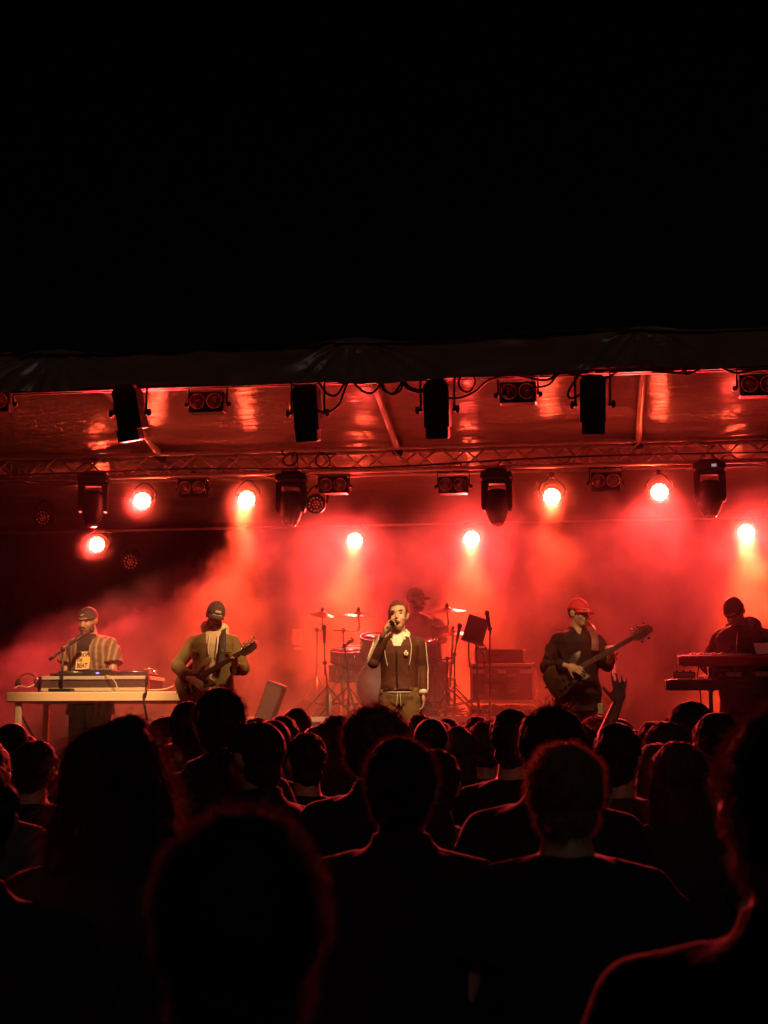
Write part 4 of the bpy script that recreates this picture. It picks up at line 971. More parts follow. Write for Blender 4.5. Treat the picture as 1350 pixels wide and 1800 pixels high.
# DJ table
tA, tB = P(10,1225,12.55), P(334,1225,12.55); tz = P(170,1216,12.55).z; th = .085
T = thing('folding_table','long pale folding table that carries the DJ decks','table',((tA.x+tB.x)/2,12.95,DECK)); TW = tB.x-tA.x; H = tz-DECK
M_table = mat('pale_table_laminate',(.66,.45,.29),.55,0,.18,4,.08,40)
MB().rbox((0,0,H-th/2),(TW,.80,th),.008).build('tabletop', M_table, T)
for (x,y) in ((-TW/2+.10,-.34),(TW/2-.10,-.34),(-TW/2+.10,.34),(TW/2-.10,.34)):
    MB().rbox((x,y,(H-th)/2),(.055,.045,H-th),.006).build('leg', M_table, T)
for sx in (-1,1): MB().tube([(sx*(TW/2-.10),-.34,.16),(sx*(TW/2-.10),.34,.16)],.012,8).build('stretcher', M_alu, T, True)
# DJ case
cA, cB = P(64,1200,12.6).x, P(255,1200,12.6).x; CW = cB-cA
C = thing('dj_flight_case','black DJ case with bright aluminium edges open on the table','flight case',((cA+cB)/2,12.93,tz+.003)); ch = .125
MB().rbox((0,0,ch/2+.012),(CW-.02,.50,ch-.02),.004).build('shell', mat('dark_maroon_case_panel',(.05,.025,.025),.5,0,.25,20,.1,90), C)
for z in (.022,ch): 
    MB().rbox((0,-.252,z),(CW,.022,.030),.004).build('edge_rail', mat('brushed_aluminium_rail',(.72,.62,.48),.35,.55,.15,12,.05,80,stretch=(1,20,20)), C)
for sx in (-1,1):
    MB().rbox((sx*(CW/2-.006),-.245,ch/2),(.034,.05,ch+.03),.006).build('corner_plate', M_chrome, C)
    MB().rbox((sx*(CW/2),0,ch),(.02,.50,.028),.004).build('edge_rail', MATS['brushed_aluminium_rail'], C)
for x in (-.28*CW,-.02*CW,.22*CW): 
    for k in range(4): MB().ell((x,-.255,.04+k*.022),(.0035,.004,.0035)).build('rivet', M_chrome, C, True)
def turntable(x, lab):
    b = C.location+V(x,.02,ch+.006); t = thing('turntable',lab,'turntable',b,0,'turntables in the DJ case')
    MB().rbox((0,0,.02),(.34,.34,.04),.006).build('plinth', M_blackpl, t); MB().lathe([(.145,.042),(.150,.046),(.150,.056),(.145,.058)],n=28).build('platter', M_gear, t, True)
    MB().lathe([(.140,.060),(.140,.063),(.05,.064)],n=28).build('record', M_black, t, True); MB().tube(smooth_path([(.14,.12,.08),(.14,0,.085),(.11,-.10,.075)],5),.005,6).build('tonearm', M_chrome, t, True)
    MB().lathe([(.022,.04),(.022,.075),(.012,.08)],(.14,.12,0),n=12).build('tonearm_base', M_chrome, t, True)
turntable(-.30*CW+.02,'turntable at the left end of the DJ case'); turntable(.30*CW,'turntable at the right end of the DJ case')
mx = thing('dj_mixer','small DJ mixer with knobs between the two turntables','mixer',C.location+V(0,.02,ch+.006)); MB().rbox((0,0,.035),(.26,.34,.07),.006).build('case', M_blackpl, mx)
for i in range(4):
    for j in range(3): MB().lathe([(.010,.07),(.009,.088),(.004,.089)],(-.09+.06*i,-.12+.07*j,0),n=10).build('knob', M_gear, mx, True)
MB().box((.0,-.1705,.04),(.03,.003,.014)).build('display', mat('violet_blue_indicator',(.1,.1,.5),.3,0,.1,4,0,emit=(.3,.25,1),estr=1.6), mx)
# table mic stand with boom
q = P(100,1212,12.50); ms = thing('table_microphone_stand','short black microphone stand with boom on the left of the DJ table','microphone stand',V(q.x,12.62,tz+.004))
bx0 = P(100,1140,12.62)-ms.location
MB().rbox((0,0,.014),(.20,.14,.028),.006).build('base', M_black, ms); MB().tube([(0,0,.02),(0,0,bx0.z)],.010,8).build('pole', M_black, ms, True)
e1 = P(87,1160,12.55)-ms.location; e2 = P(147,1115,12.75)-ms.location; MB().tube([e1,e2],.008,8).build('boom', M_black, ms, True); MB().ell((0,0,bx0.z-.005),(.022,.022,.026)).build('joint', M_black, ms, True)
MB().tube([e1,e1.lerp(V(0,0,bx0.z),.55)],[.017,.015],10).build('counterweight', M_black, ms, True)
mic_on(ms, e2, (e2-e1))
def gear_cable(ctrl, lab, m=None, r=.008, grp='cables on the stage'):
    mb = MB(); mb.tube(smooth_path(ctrl,7), r, 6); solo('cable', mb, m or M_cable, lab, 'cable', grp)
M_palecab = mat('pale_cable',(.5,.35,.26),.5,0,.15,10,0)
TY = 12.58
gear_cable([P(24,1210,TY),P(34,1206,TY+.05),P(48,1208,TY),P(60,1203,TY+.1),P(66,1196,TY+.2)],'pale cable lying on the left end of the DJ table',M_palecab,.007)
gear_cable([P(180,1190,12.7),P(192,1188,12.62),P(203,1200,12.60),P(210,1211,TY),P(240,1213,TY)],'thin pale cable drooping over the front rail of the DJ case',M_palecab,.0045)
gear_cable([P(262,1213,TY),P(285,1212,TY),P(300,1208,TY+.05),P(312,1203,TY+.1),P(330,1206,TY)],'pale cable lying on the right end of the DJ table',M_palecab,.007)
gear_cable([P(258,1208,TY),P(256,1216,12.53),P(252,1224,12.52),P(254,1240,12.52),P(258,1262,12.55),P(260,1290,12.6)],'dark cable hanging over the front of the DJ table',None,.010)
gear_cable([P(28,1235,12.7),P(40,1262,12.75),P(58,1295,12.8),P(66,1320,12.9)],'dark cable slanting down under the left end of the DJ table',None,.008)
# adapter + cables heap at left end of table, small mixer
hp = thing('headphones','headphones lying beside the DJ case at the left end of the table','headphones',P(48,1208,12.72))
MB().tube(smooth_path([(-.08,0,.03),(-.07,.02,.09),(0,.03,.12),(.07,.02,.09),(.08,0,.03)],6),.010,8).build('headband', M_gear, hp, True)
for s in (-1,1): MB().lathe([(.03,-.015),(.042,-.01),(.042,.012),(.03,.018)],(s*.085,0,.035),(s,0,0),n=16).build('ear_cup', M_black, hp, True)
# pedal board right side of table near guitarist / water bottle
bt = thing('drink_bottle','small pale drink bottle on the right end of the DJ table','bottle',P(322,1215,12.72)); bt.location.z = tz+.003
MB().lathe([(.03,0),(.034,.01),(.034,.13),(.028,.155),(.013,.175),(.013,.19)],n=16).build('bottle', mat('pinkish_plastic_bottle',(.6,.36,.30),.25,0,.1,9,0), bt, True); MB().lathe([(.015,.19),(.015,.21),(.012,.212)],n=12).build('lid', M_blackpl, bt, True)
# floor monitor under the table / wedge
def wedge(px, Y, rz, lab, s=1.0):
    t = thing('floor_monitor',lab,'speaker',floor_at(px,Y),rz,'floor monitors'); out = [(-.24*s,0),(.22*s,0),(.25*s,.07*s),(-.02*s,.36*s),(-.20*s,.34*s)]
    MB().prism(out,.56*s,Matrix.Rotation(PI/2,4,'Z')).build('cabinet', M_blackpl, t)
    n = V(.29,0,.27).normalized(); c = V(.118*s,0,.222*s); m = Matrix.Rotation(PI/2,3,'Z')
    MB().lathe([(.14*s,.004),(.15*s,.008),(.145*s,.012),(.01,.006)],m@c,m@n,n=24).build('grille', M_gear, t, True); return t
wedge(78,12.9,R(160),'black wedge floor monitor lying under the DJ table')
# leaning panel speaker at centre-left
lp = thing('leaning_case','tall narrow dark case leaning back beside the guitarist','case',floor_at(415,13.6)); a = R(20)
lm = Matrix.Rotation(a,4,'Y'); hgt = P(488,1200,13.6).z-DECK
b = MB(); b.rbox((0,0,hgt*.52),(.16,.20,hgt*1.04),.012); b.v = [tuple(lm@Vector(p)) for p in b.v]; b.build('shell', mat('dull_maroon_case',(.12,.07,.06),.6,0,.25,12,.1,70), lp)
b = MB(); b.rbox((-.09,0,hgt*.62),(.05,.10,.05),.01); b.v = [tuple(lm@Vector(p)) for p in b.v]; b.build('handle', M_black, lp)
b = MB(); b.rbox((0,0,hgt*1.045),(.165,.205,.03),.008); b.v = [tuple(lm@Vector(p)) for p in b.v]; b.build('end_cap', M_gear, lp)
b = MB(); b.box((-.16,0,.02),(.4,.3,.04)); b.build('foot', M_black, lp)
# paper notice on the backdrop
pn = P(522,1121,18.0); nt = thing('paper_notice','small white notice with a printed emblem hanging on the backdrop','notice',pn)
MB().box((0,0,.01),(.12,.004,.20)).build('sheet', M_white, nt); MB().box((.02,0,-.135),(.12,.006,.030)).build('lower_strip', mat('bright_white_tape',(.85,.82,.8),.6,0,.05,10,0), nt)
MB().prism([(.02*math.cos(2*PI*k/12)+.01,.035+.045*math.sin(2*PI*k/12)) for k in range(12)],.004,Matrix.Translation((0,-.0045,0))).build('printed_emblem', mat('pink_print',(.5,.15,.13),.7,0,.1,10,0), nt)
MB().tube([(0,.01,.1),(0,.05,1.6)],.003,5).build('hanging_cord', M_black, nt, True)

# ---------------- drum kit
kit = thing('drum_kit','dark drum kit with bass drum, toms and rack on the riser behind the singer','drum kit',floor_at(690,15.2,RISER)); KO = kit.location.copy()
M_shell = mat('maroon_drum_shell',(.16,.07,.065),.35,0,.25,6,.05,40,coat=.4); M_drumhead = mat('blue_grey_drum_head',(.22,.34,.45),.5,0,.2,6,.1,40)
def drum(c, r, dep, axis, head=M_drumhead, lugs=8, nm='drum'):
    ax = Vector(axis).normalized(); c = Vector(c); o = MB().lathe([(r,-dep/2),(r,dep/2)],c,ax,n=32).build(nm, M_shell, kit, True, angle=R(40))
    for s in (-1,1): MB().lathe([(r*1.0,dep/2-.02),(r*1.03,dep/2-.02),(r*1.03,dep/2+.012),(r*.97,dep/2+.012)],c,ax*s,n=32,caps=False).build('hoop', M_gear, o, True, angle=R(40)); MB().lathe([(r*.98,dep/2+.004),(.002,dep/2+.006)],c,ax*s,n=32).build('drum_head', head, o, True)
    x, y, _ = frame_of(ax)
    for k in range(lugs):
        a = 2*PI*(k+.5)/lugs; p = c+x*(r*1.012*math.cos(a))+y*(r*1.012*math.sin(a)); MB().tube([p-ax*dep*.45,p+ax*dep*.45],.006,6).build('lug', M_chrome, o, True)
    return o
def kp(px,py,Y): return P(px,py,Y)-KO
bd_c = kp(684,1210,14.95); bd_c.z = .30; drum(bd_c,.285,.42,(-.12,-1,0),M_drumhead,10,'bass_drum')
drum(kp(660,1140,14.95),.155,.24,(.05,-.35,1),M_shell,6,'tom'); drum(kp(748,1150,15.0),.165,.26,(-.05,-.35,1),M_shell,6,'tom')
drum(kp(610,1182,15.1),.185,.15,(0,-.15,1),M_drumhead,8,'snare_drum'); drum(kp(757,1198,15.15),.20,.38,(0,-.05,1),M_shell,8,'floor_tom')
drum(kp(615,1152,15.0),.20,.11,(0,-.25,1),M_shell,8,'side_snare')
for (px,py,hh) in ((578,1200,.3),(640,1205,.3)): pass
MB().tube([kp(600,1190,15.3),kp(600,1252,15.3)],.012,8).build('stand', M_chrome, kit, True)
for s in (-1,1): MB().tube([bd_c+V(s*.24,-.16,-.12),bd_c+V(s*.40,-.26,-.30)],.010,8).build('spur', M_chrome, kit, True)
ped = MB(); ped.box(bd_c+V(0,.35,-.27),(.10,.28,.02)); ped.build('pedal', M_gear, kit)
thr = thing('drum_stool','round black drum stool under the drummer','stool',floor_at(733,15.53,RISER)); MB().lathe([(.15,.44),(.17,.45),(.17,.50),(.14,.525),(.02,.53)],n=24).build('seat', M_blackpl, thr, True); MB().tube([(0,0,.1),(0,0,.45)],.014,8).build('pole', M_chrome, thr, True); tripod(thr,.28,.26,M_chrome,.3)
M_cym = mat('brass_cymbal',(.62,.36,.12),.28,.95,.15,3,.12,120,stretch=(1,1,1))
def cymbal_stand(pxs, pyc, Y, pxb, lab, tilt=(0,0), r=.22, boom=True, clab=None):
    """pole base at px pxb; cymbal centred at (pxs, pyc)"""
    t = thing('cymbal_stand',lab,'cymbal stand',floor_at(pxb,Y,RISER),0,'cymbal stands around the drum kit'); c = P(pxs,pyc,Y)-t.location
    if boom:
        top = V(0,0,c.z-.16) if abs(c.x) > .05 else V(0,0,c.z-.06)
        MB().tube([V(0,0,.1),V(0,0,top.z*.55)],.013,8).build('lower_tube', M_gear, t, True); MB().tube([V(0,0,top.z*.5),top],.009,8).build('upper_tube', M_gear, t, True)
        MB().ell(top,(.022,.022,.026)).build('joint', M_gear, t, True)
        el = V(c.x,c.y,top.z-.0); MB().tube(smooth_path([top-(el-top)*.7+V(0,0,-.0),top,el,c+V(0,0,-.02)],6),.008,8).build('boom', M_gear, t, True)
    else: MB().tube([V(0,0,.05),V(c.x,c.y,c.z+.05)],.010,8).build('tube', M_gear, t, True)
    tripod(t,.45,.30,M_gear,random.uniform(0,2),.009)
    m = Euler((tilt[0],tilt[1],0)).to_matrix(); cy_ = MB(); cy_.lathe([(.012,.035),(.03,.030),(.045,.014),(r*.6,.004),(r,-.012),(r*.995,-.014),(r*.6,.001),(.04,.010),(.012,.02)],c,m@V(0,0,1),n=40); co2 = cy_.build('cymbal', M_cym, t, True, angle=R(60))
    MB().lathe([(.016,.035),(.018,.05),(.012,.075)],c,m@V(0,0,1),n=12).build('felt', M_black, co2, True); return t
cymbal_stand(630,1080,14.9,603,'boom stand with a flat cymbal to the left of the singer',(R(8),R(4)),.20)
cymbal_stand(786,1073,14.9,762,'boom stand with the highest cymbal right of the drummer\'s cap',(R(7),R(-2)),.20)
cymbal_stand(797,1113,15.0,789,'stand with a lower cymbal between the singer and the music stand',(R(8),R(-4)),.165,False)
cymbal_stand(566,1080,15.4,556,'leftmost boom stand with a small splash cymbal',(R(14),R(9)),.13)
# ride / hi-hat extra stands and mic stands
def mic_stand(px, Y, base_z, top_px, top_py, end_px, end_py, lab, ye=None, grp='microphone stands on the stage', m=None):
    m = m or M_black; t = thing('microphone_stand',lab,'microphone stand',floor_at(px,Y,base_z),0,grp); top = P(top_px,top_py,Y)-t.location; e = P(end_px,end_py,ye or Y)-t.location
    MB().tube([V(0,0,.02),V(0,0,top.z*.6)],.012,8).build('lower_tube', m, t, True); MB().tube([V(0,0,top.z*.55),top],.008,8).build('upper_tube', m, t, True); MB().ell(top,.022).build('joint', m, t, True)
    MB().tube([top-(e-top)*.35,e],.007,8).build('boom', m, t, True); tripod(t,.30,.30,m,random.uniform(0,2),.009); mic_on(t,e,e-top); return t
mic_stand(575,14.6,RISER,571,1165,570,1103,'thin microphone stand left of the drum kit')
mic_stand(787,14.7,RISER,786,1158,751,1165,'microphone stand with low boom beside the singer\'s arm',14.9)
mic_stand(800,14.75,RISER,799,1150,808,1100,'microphone stand with upright mic over the lower cymbal')
mic_stand(862,13.9,DECK,861,1105,856,1078,'tall microphone stand in front of the flight case')
mic_stand(612,14.6,RISER,606,1135,618,1125,'small microphone stand above the snare drum',14.8)
# music stand
mst = thing('music_stand','black music stand with a tilted desk right of the drum kit','music stand',floor_at(842,14.4,DECK)); dc = P(836,1107,14.4)-mst.location
MB().tube([(0,0,.03),(0,0,dc.z*.6)],.013,8).build('lower_tube', M_black, mst, True); MB().tube([(0,0,dc.z*.55),(dc.x,dc.y,dc.z)],.009,8).build('upper_tube', M_black, mst, True); tripod(mst,.32,.32,M_black,.9)
dm = Euler((R(-22),R(18),R(8))).to_matrix(); dk = MB(); dk.rbox(dc,(.21,.012,.29),.004,dm); dsk = dk.build('desk', M_black, mst); MB().box(dc+dm@V(0,-.03,-.15),(.22,.06,.008),dm).build('ledge', M_black, dsk)
for s in (-1,1): MB().tube(smooth_path([dc+dm@V(s*.03,.01,-.14),dc+V(s*.07,0,-.24),dc+V(s*.07+.01,0,-.36)],5),.008,6).build('cable', M_cable, mst, True)
# flight cases on the riser
M_rail = mat('pale_worn_case_rail',(.82,.72,.62),.5,.25,.15,14,.1,80)
def flight_case(px0, px1, py0, py1, Y, dep, lab, latches=2):
    a, b = P(px0,py1,Y), P(px1,py0,Y); t = thing('flight_case',lab,'flight case',V((a.x+b.x)/2,Y+dep/2,a.z),0,'flight cases right of the drum kit'); W, H = b.x-a.x, b.z-a.z
    MB().rbox((0,0,H/2),(W-.02,dep-.02,H-.02),.004).build('panels', mat('dark_red_brown_laminate',(.07,.035,.032),.45,0,.25,14,.1,90), t)
    for z in (.014,H-.014,H*.80):
        MB().rbox((0,-dep/2,z),(W,.018,.028 if z != H*.80 else .036),.003).build('edge_rail', M_rail, t)
    for sx in (-1,1): MB().rbox((sx*W/2,-dep/2,H/2),(.026,.026,H),.004).build('corner_rail', M_rail, t)
    for sx in (-1,1):
        for z in (0.02,H-.02): MB().ell((sx*W/2,-dep/2,z),.026).build('ball_corner', M_chrome, t, True)
    for k in range(latches):
        x = (-.5+(k+.5)/latches)*W*.72
        for z in (H*.76,H*.36):
            if H < .3 and z < H*.5: continue
            pl = MB().rbox((x,-dep/2-.008,z),(.14,.012,.10 if H > .3 else .07),.004).build('latch_plate', M_gear, t); MB().tube([(x-.04,-dep/2-.022,z-.02),(x+.04,-dep/2-.022,z-.02)],.008,6).build('handle_bar', M_chrome, pl, True)
    return t
flight_case(829,937,1166,1236,14.65,.55,'large dark flight case with metal edges on the riser')
flight_case(826,935,1240,1260,14.64,.55,'low flight case base under the large case',2)
# boxes on top
zt = P(880,1165,14.7).z+.004
a = thing('rack_amplifier','rack amplifier box on top of the large flight case','amplifier',V(P(884,1150,14.8).x,14.95,zt)); MB().rbox((0,0,.07),(.44,.36,.13),.006).build('case', mat('dull_brown_box',(.14,.08,.07),.55,0,.2,14,.1,70), a)
MB().rbox((.08,-.185,.075),(.16,.012,.06),.004).build('display', M_gear, a)
for k in range(3): MB().lathe([(.016,0),(.015,.02)],(-.17+.06*k,-.183,.075),(0,-1,0),n=12).build('knob', M_black, a, True)
for s in (-1,1): MB().rbox((s*.215,-.19,.07),(.03,.02,.12),.004).build('rack_ear', M_alu, a)
a = thing('small_amplifier','small speaker box left of the rack amplifier on the flight case','amplifier',V(P(846,1150,14.75).x,14.85,zt)); MB().rbox((0,0,.075),(.12,.26,.15),.006).build('case', M_blackpl, a); MB().rbox((0,-.132,.07),(.10,.008,.11),.004).build('grille', M_gear, a); MB().tube([(-.04,0,.155),(-.03,0,.18),(.03,0,.18),(.04,0,.155)],.007,6).build('handle', M_black, a, True)
# stand right of bassist
gs = thing('side_stand','thin stand with a small flat top to the right of the bassist','stand',floor_at(1082,13.7)); h = P(1082,1158,13.7).z-DECK
MB().tube([(0,0,.03),(0,0,h)],.012,8).build('pole', M_alu, gs, True); MB().rbox((-.05,0,h),(.17,.12,.025),.006).build('top', M_black, gs); tripod(gs,.28,.28,M_black,.2)
# pedals, bottles, cables at the front of the riser
for i, (px,Y,lab) in enumerate(((764,14.62,'tangle of dark cable heaped on the riser right of the singer'),(800,14.66,'small heap of dark cable in front of the lower cymbal stand'))):
    m = MB(); c = floor_at(px,Y,RISER)+V(0,0,.02); pts = []
    for k in range(26): pts.append(c+V(random.uniform(-.13,.13),random.uniform(-.06,.08),random.uniform(0,.16 if i == 0 else .08)*(1-k/40)))
    m.tube(smooth_path(pts,4),.007,5); solo('cable_heap', m, M_cable, lab, 'cable', 'cables on the stage')
for (px,lab) in ((579,'upright pale tube standing on the riser left of the drum kit'),):
    t = thing('floor_tube',lab,'tube',floor_at(px,14.62,RISER)); MB().lathe([(.022,0),(.022,.20),(.016,.21),(.016,.225)],n=14).build('tube', mat('pale_tube_plastic',(.62,.48,.36),.4,0,.1,10,0), t, True); MB().lathe([(.035,0),(.035,.012)],n=14).build('base', M_black, t, True)
for (px,lab) in ((752,'black shoe-shaped foot pedal on the riser edge beside the singer'),(880,'small effects pedal on the riser in front of the low case')):
    t = thing('effects_pedal',lab,'pedal',floor_at(px,14.66,RISER),R(10),'foot pedals'); MB().prism([(-.12,0),(.12,0),(.12,.03),(.02,.075),(-.08,.095),(-.12,.07)],.11).build('housing', M_black, t); MB().rbox((.0,0,.085),(.16,.08,.012),.003,Euler((0,R(24),0)).to_matrix()).build('treadle', M_gear, t); MB().ell((.10,-.04,.045),.010).build('indicator', M_chrome, t, True)

# ---------------- keyboards
kz1 = P(1300,1152,12.45).z; kz2 = P(1300,1196,12.5).z
kx0 = P(1193,1150,12.45).x
ks = thing('keyboard_stand','black two tier keyboard stand at the right of the stage','keyboard stand',V(kx0+.75,12.65,DECK))
for sx in (-.48,.48):
    MB().tube([(sx,.10,.02),(sx,.10,kz1-DECK-.05)],.018,10).build('column', M_black, ks, True); MB().tube([(sx,-.28,.02),(sx,.34,.02)],.018,10).build('foot', M_black, ks, True)
    for z in (kz1,kz2): MB().rbox((sx,-.03,z-DECK-.07),(.04,.36,.03),.006).build('arm', M_black, ks)
MB().tube([(-.48,.10,.30),(.48,.10,.75)],.012,8).build('cross_brace', M_black, ks, True); MB().tube([(-.48,.10,.75),(.48,.10,.30)],.012,8).build('cross_brace', M_black, ks, True)
def keyboard(x, Y, z, W, D, H, lab, m, tilt=0):
    t = thing('keyboard',lab,'keyboard',V(x,Y,z)); t.rotation_euler = (tilt,0,0)
    MB().rbox((0,0,0),(W,D,H),.014).build('case', m, t); wk = MB(); n = int(W*.86/.0235)
    MB().rbox((0,.09,H/2+.004),(W*.86,.15,.010),.002).build('key_bed', mat('ivory_keys',(.7,.66,.6),.3,0,.05,8,0), t)
    mesh = MB().rbox((0,0,0),(.011,.09,.012),.002).mesh('black_key'); 
    for i in range(n):
        if i%7 in (0,3): continue
        obj('black_key', mesh, M_black, t, (-W*.43+i*.0235,.06,H/2+.014))
    for k in range(6): MB().lathe([(.010,0),(.009,.016)],(W*.1+.05*k,-.09,H/2),n=10).build('knob', M_blackpl, t, True)
    MB().rbox((-W/2-.004,0,0),(.012,D*.96,H*.9),.003).build('end_cheek', M_blackpl, t); MB().rbox((W/2+.004,0,0),(.012,D*.96,H*.9),.003).build('end_cheek', M_blackpl, t); return t
keyboard(kx0+.66,12.60,kz1-.03,1.30,.34,.085,'red keyboard on the upper tier of the stand',mat('red_lacquer',(.40,.02,.025),.25,0,.1,4,0,coat=.6),R(5))
keyboard(kx0+.55,12.60,kz2-.03,1.30,.32,.09,'dark keyboard on the lower tier of the stand',M_blackpl,R(3))
for (dx,lab,w_) in ((.10,'small pale effects box on the left of the lower keyboard',.18),(.50,'small effects box in the middle of the lower keyboard',.13),(.72,'small effects box on the right of the lower keyboard',.12)):
    t = thing('effects_box',lab,'effects box',V(kx0-.06+dx,12.52,kz2+.017),0,'effects boxes on the lower keyboard'); MB().rbox((0,0,.03),(w_,.12,.05),.005).build('case', M_gear, t); MB().rbox((0,-.062,.03),(w_*.85,.006,.03),.002).build('front_plate', mat('dull_pink_plate',(.45,.25,.2),.5,0,.1,10,0), t)
    for k in (-1,0,1): MB().lathe([(.010,.055),(.009,.07)],(k*w_*.3,0,0),n=10).build('knob', M_black, t, True)
lo = thing('keyboard_lamp','tiny lit lamp at the left end of the lower keyboard','lamp',P(1177,1198,12.5)); MB().ell((0,0,.008),(.012,.010,.009)).build('bulb', mat('small_white_led',(.9,.8,.7),.3,0,.05,5,0,emit=(1,.8,.65),estr=6), lo, True); MB().lathe([(.012,-.012),(.013,.002)],n=10).build('socket', M_black, lo, True); MB().tube([(0,0,-.01),(.04,.02,-.03),(.10,.05,-.02)],.005,6).build('neck', M_black, lo, True)
gear_cable([P(1225,1160,12.5),P(1228,1175,12.48),P(1226,1190,12.48),P(1232,1230,12.55),P(1230,1290,12.6)],'dark cable hanging from the red keyboard down to the stage',None,.006)
gear_cable([P(1260,1165,12.5),P(1268,1178,12.48),P(1272,1168,12.48),P(1290,1182,12.5),P(1300,1240,12.55)],'dark cable looped under the red keyboard',None,.006)
pb = thing('sheet_of_paper','white sheet lying on the right end of the red keyboard','paper',P(1345,1150,12.55)); MB().box((0,0,.0),(.16,.20,.003),Euler((R(30),0,0)).to_matrix()).build('sheet', M_white, pb); pb.location.z = kz1+.06; MB().box((0,.02,.004),(.10,.01,.002),Euler((R(30),0,0)).to_matrix()).build('printed_line', M_black, pb)

# ------------------------------------------------------------------ the crowd
CR = 'people in the audience'; HZ = 1.615
JM = std_joints(); JF = std_joints(True); JA = std_joints(elL=V(.265,-.06,1.60), wrL=V(.165,-.13,1.84)); JA['handL'] = dict(fwd=V(-.15,-.1,1), palm=V(.2,-1,.1), side=1, curl=.35, spread=.5)
for _j in (JM,JF,JA):
    _j['handR'] = _j.get('handR'); _j.pop('handR')
CB = {k: remesh(body_cloud(j), .011 if k != 'a' else .006, 2, 'person') for k, j in (('m',JM),('f',JF),('a',JA))}
def tmpl(mb, name, amp, seed): 
    me = remesh(mb, .013, 2, name); folds(me, amp, .9, seed); return me
CT = {}
for k, j in (('m',JM),('f',JF),('a',JA)):
    CT[k,'tee'] = tmpl(garment_top(j,.022,.84,.40,1.1),'tee_shirt',.007,5)
    CT[k,'jacket'] = tmpl(garment_top(j,.032,.80,1.0,1.12,collar=.05),'jacket',.009,7)
    if k != 'a': CT[k,'hoodie'] = tmpl(garment_top(j,.034,.80,1.0,1.15,hood=True),'hoodie',.009,9)
CL = {k: tmpl(garment_legs(j,.020,1.2),'trousers',.006,3) for k, j in (('m',JM),('f',JF))}; CL['a'] = CL['m']
CS = {k: remesh(shoes(j),.014,1,'shoes') for k, j in (('m',JM),('f',JF))}; CS['a'] = CS['m']
def dark(name, c): return mat('crowd_'+name, c, .85, 0, .3, 10, .25, 60, sheen=.05)
CM = dict(black=dark('black_cotton',(.02,.018,.018)), grey=dark('grey_blue_cotton',(.075,.080,.085)), red=dark('red_brown_cotton',(.10,.035,.025)), navy=dark('navy_cotton',(.022,.026,.04)), olive=dark('olive_cotton',(.05,.045,.025)), char=dark('charcoal_fleece',(.035,.033,.032)), deep=mat('crowd_deep_black_cotton',(.009,.008,.008),.95,0,.3,10,.25,60,spec=.1))
for m in list(CB.values()): m.materials.append(M_skin)
def slotmat(o, m):
    if not o.data.materials: o.data.materials.append(m)
    o.material_slots[0].link = 'OBJECT'; o.material_slots[0].material = m
HAIRM = dict(k=M_hairK, b=M_hairB, f=M_hairF)
HS = {}
def tang(p, n, g):
    c = p-np.array([0,.02,.03]); g = g[None,:]+np.stack([c[:,0]*9,c[:,1]*4,c[:,0]*0],1); t = g-n*(g*n).sum(1)[:,None]; return t/(np.linalg.norm(t,axis=1)[:,None]+1e-6)
def noise_push(me, amp, freq, seed, c=(0,.018,.03)):
    p = co(me); n = normals(me); f = np.array([mnoise.noise(Vector(x)*freq+Vector((seed*3.1,0,0)))+.5*mnoise.noise(Vector(x)*freq*2.3) for x in p]); setco(me, p+n*(amp*f)[:,None])
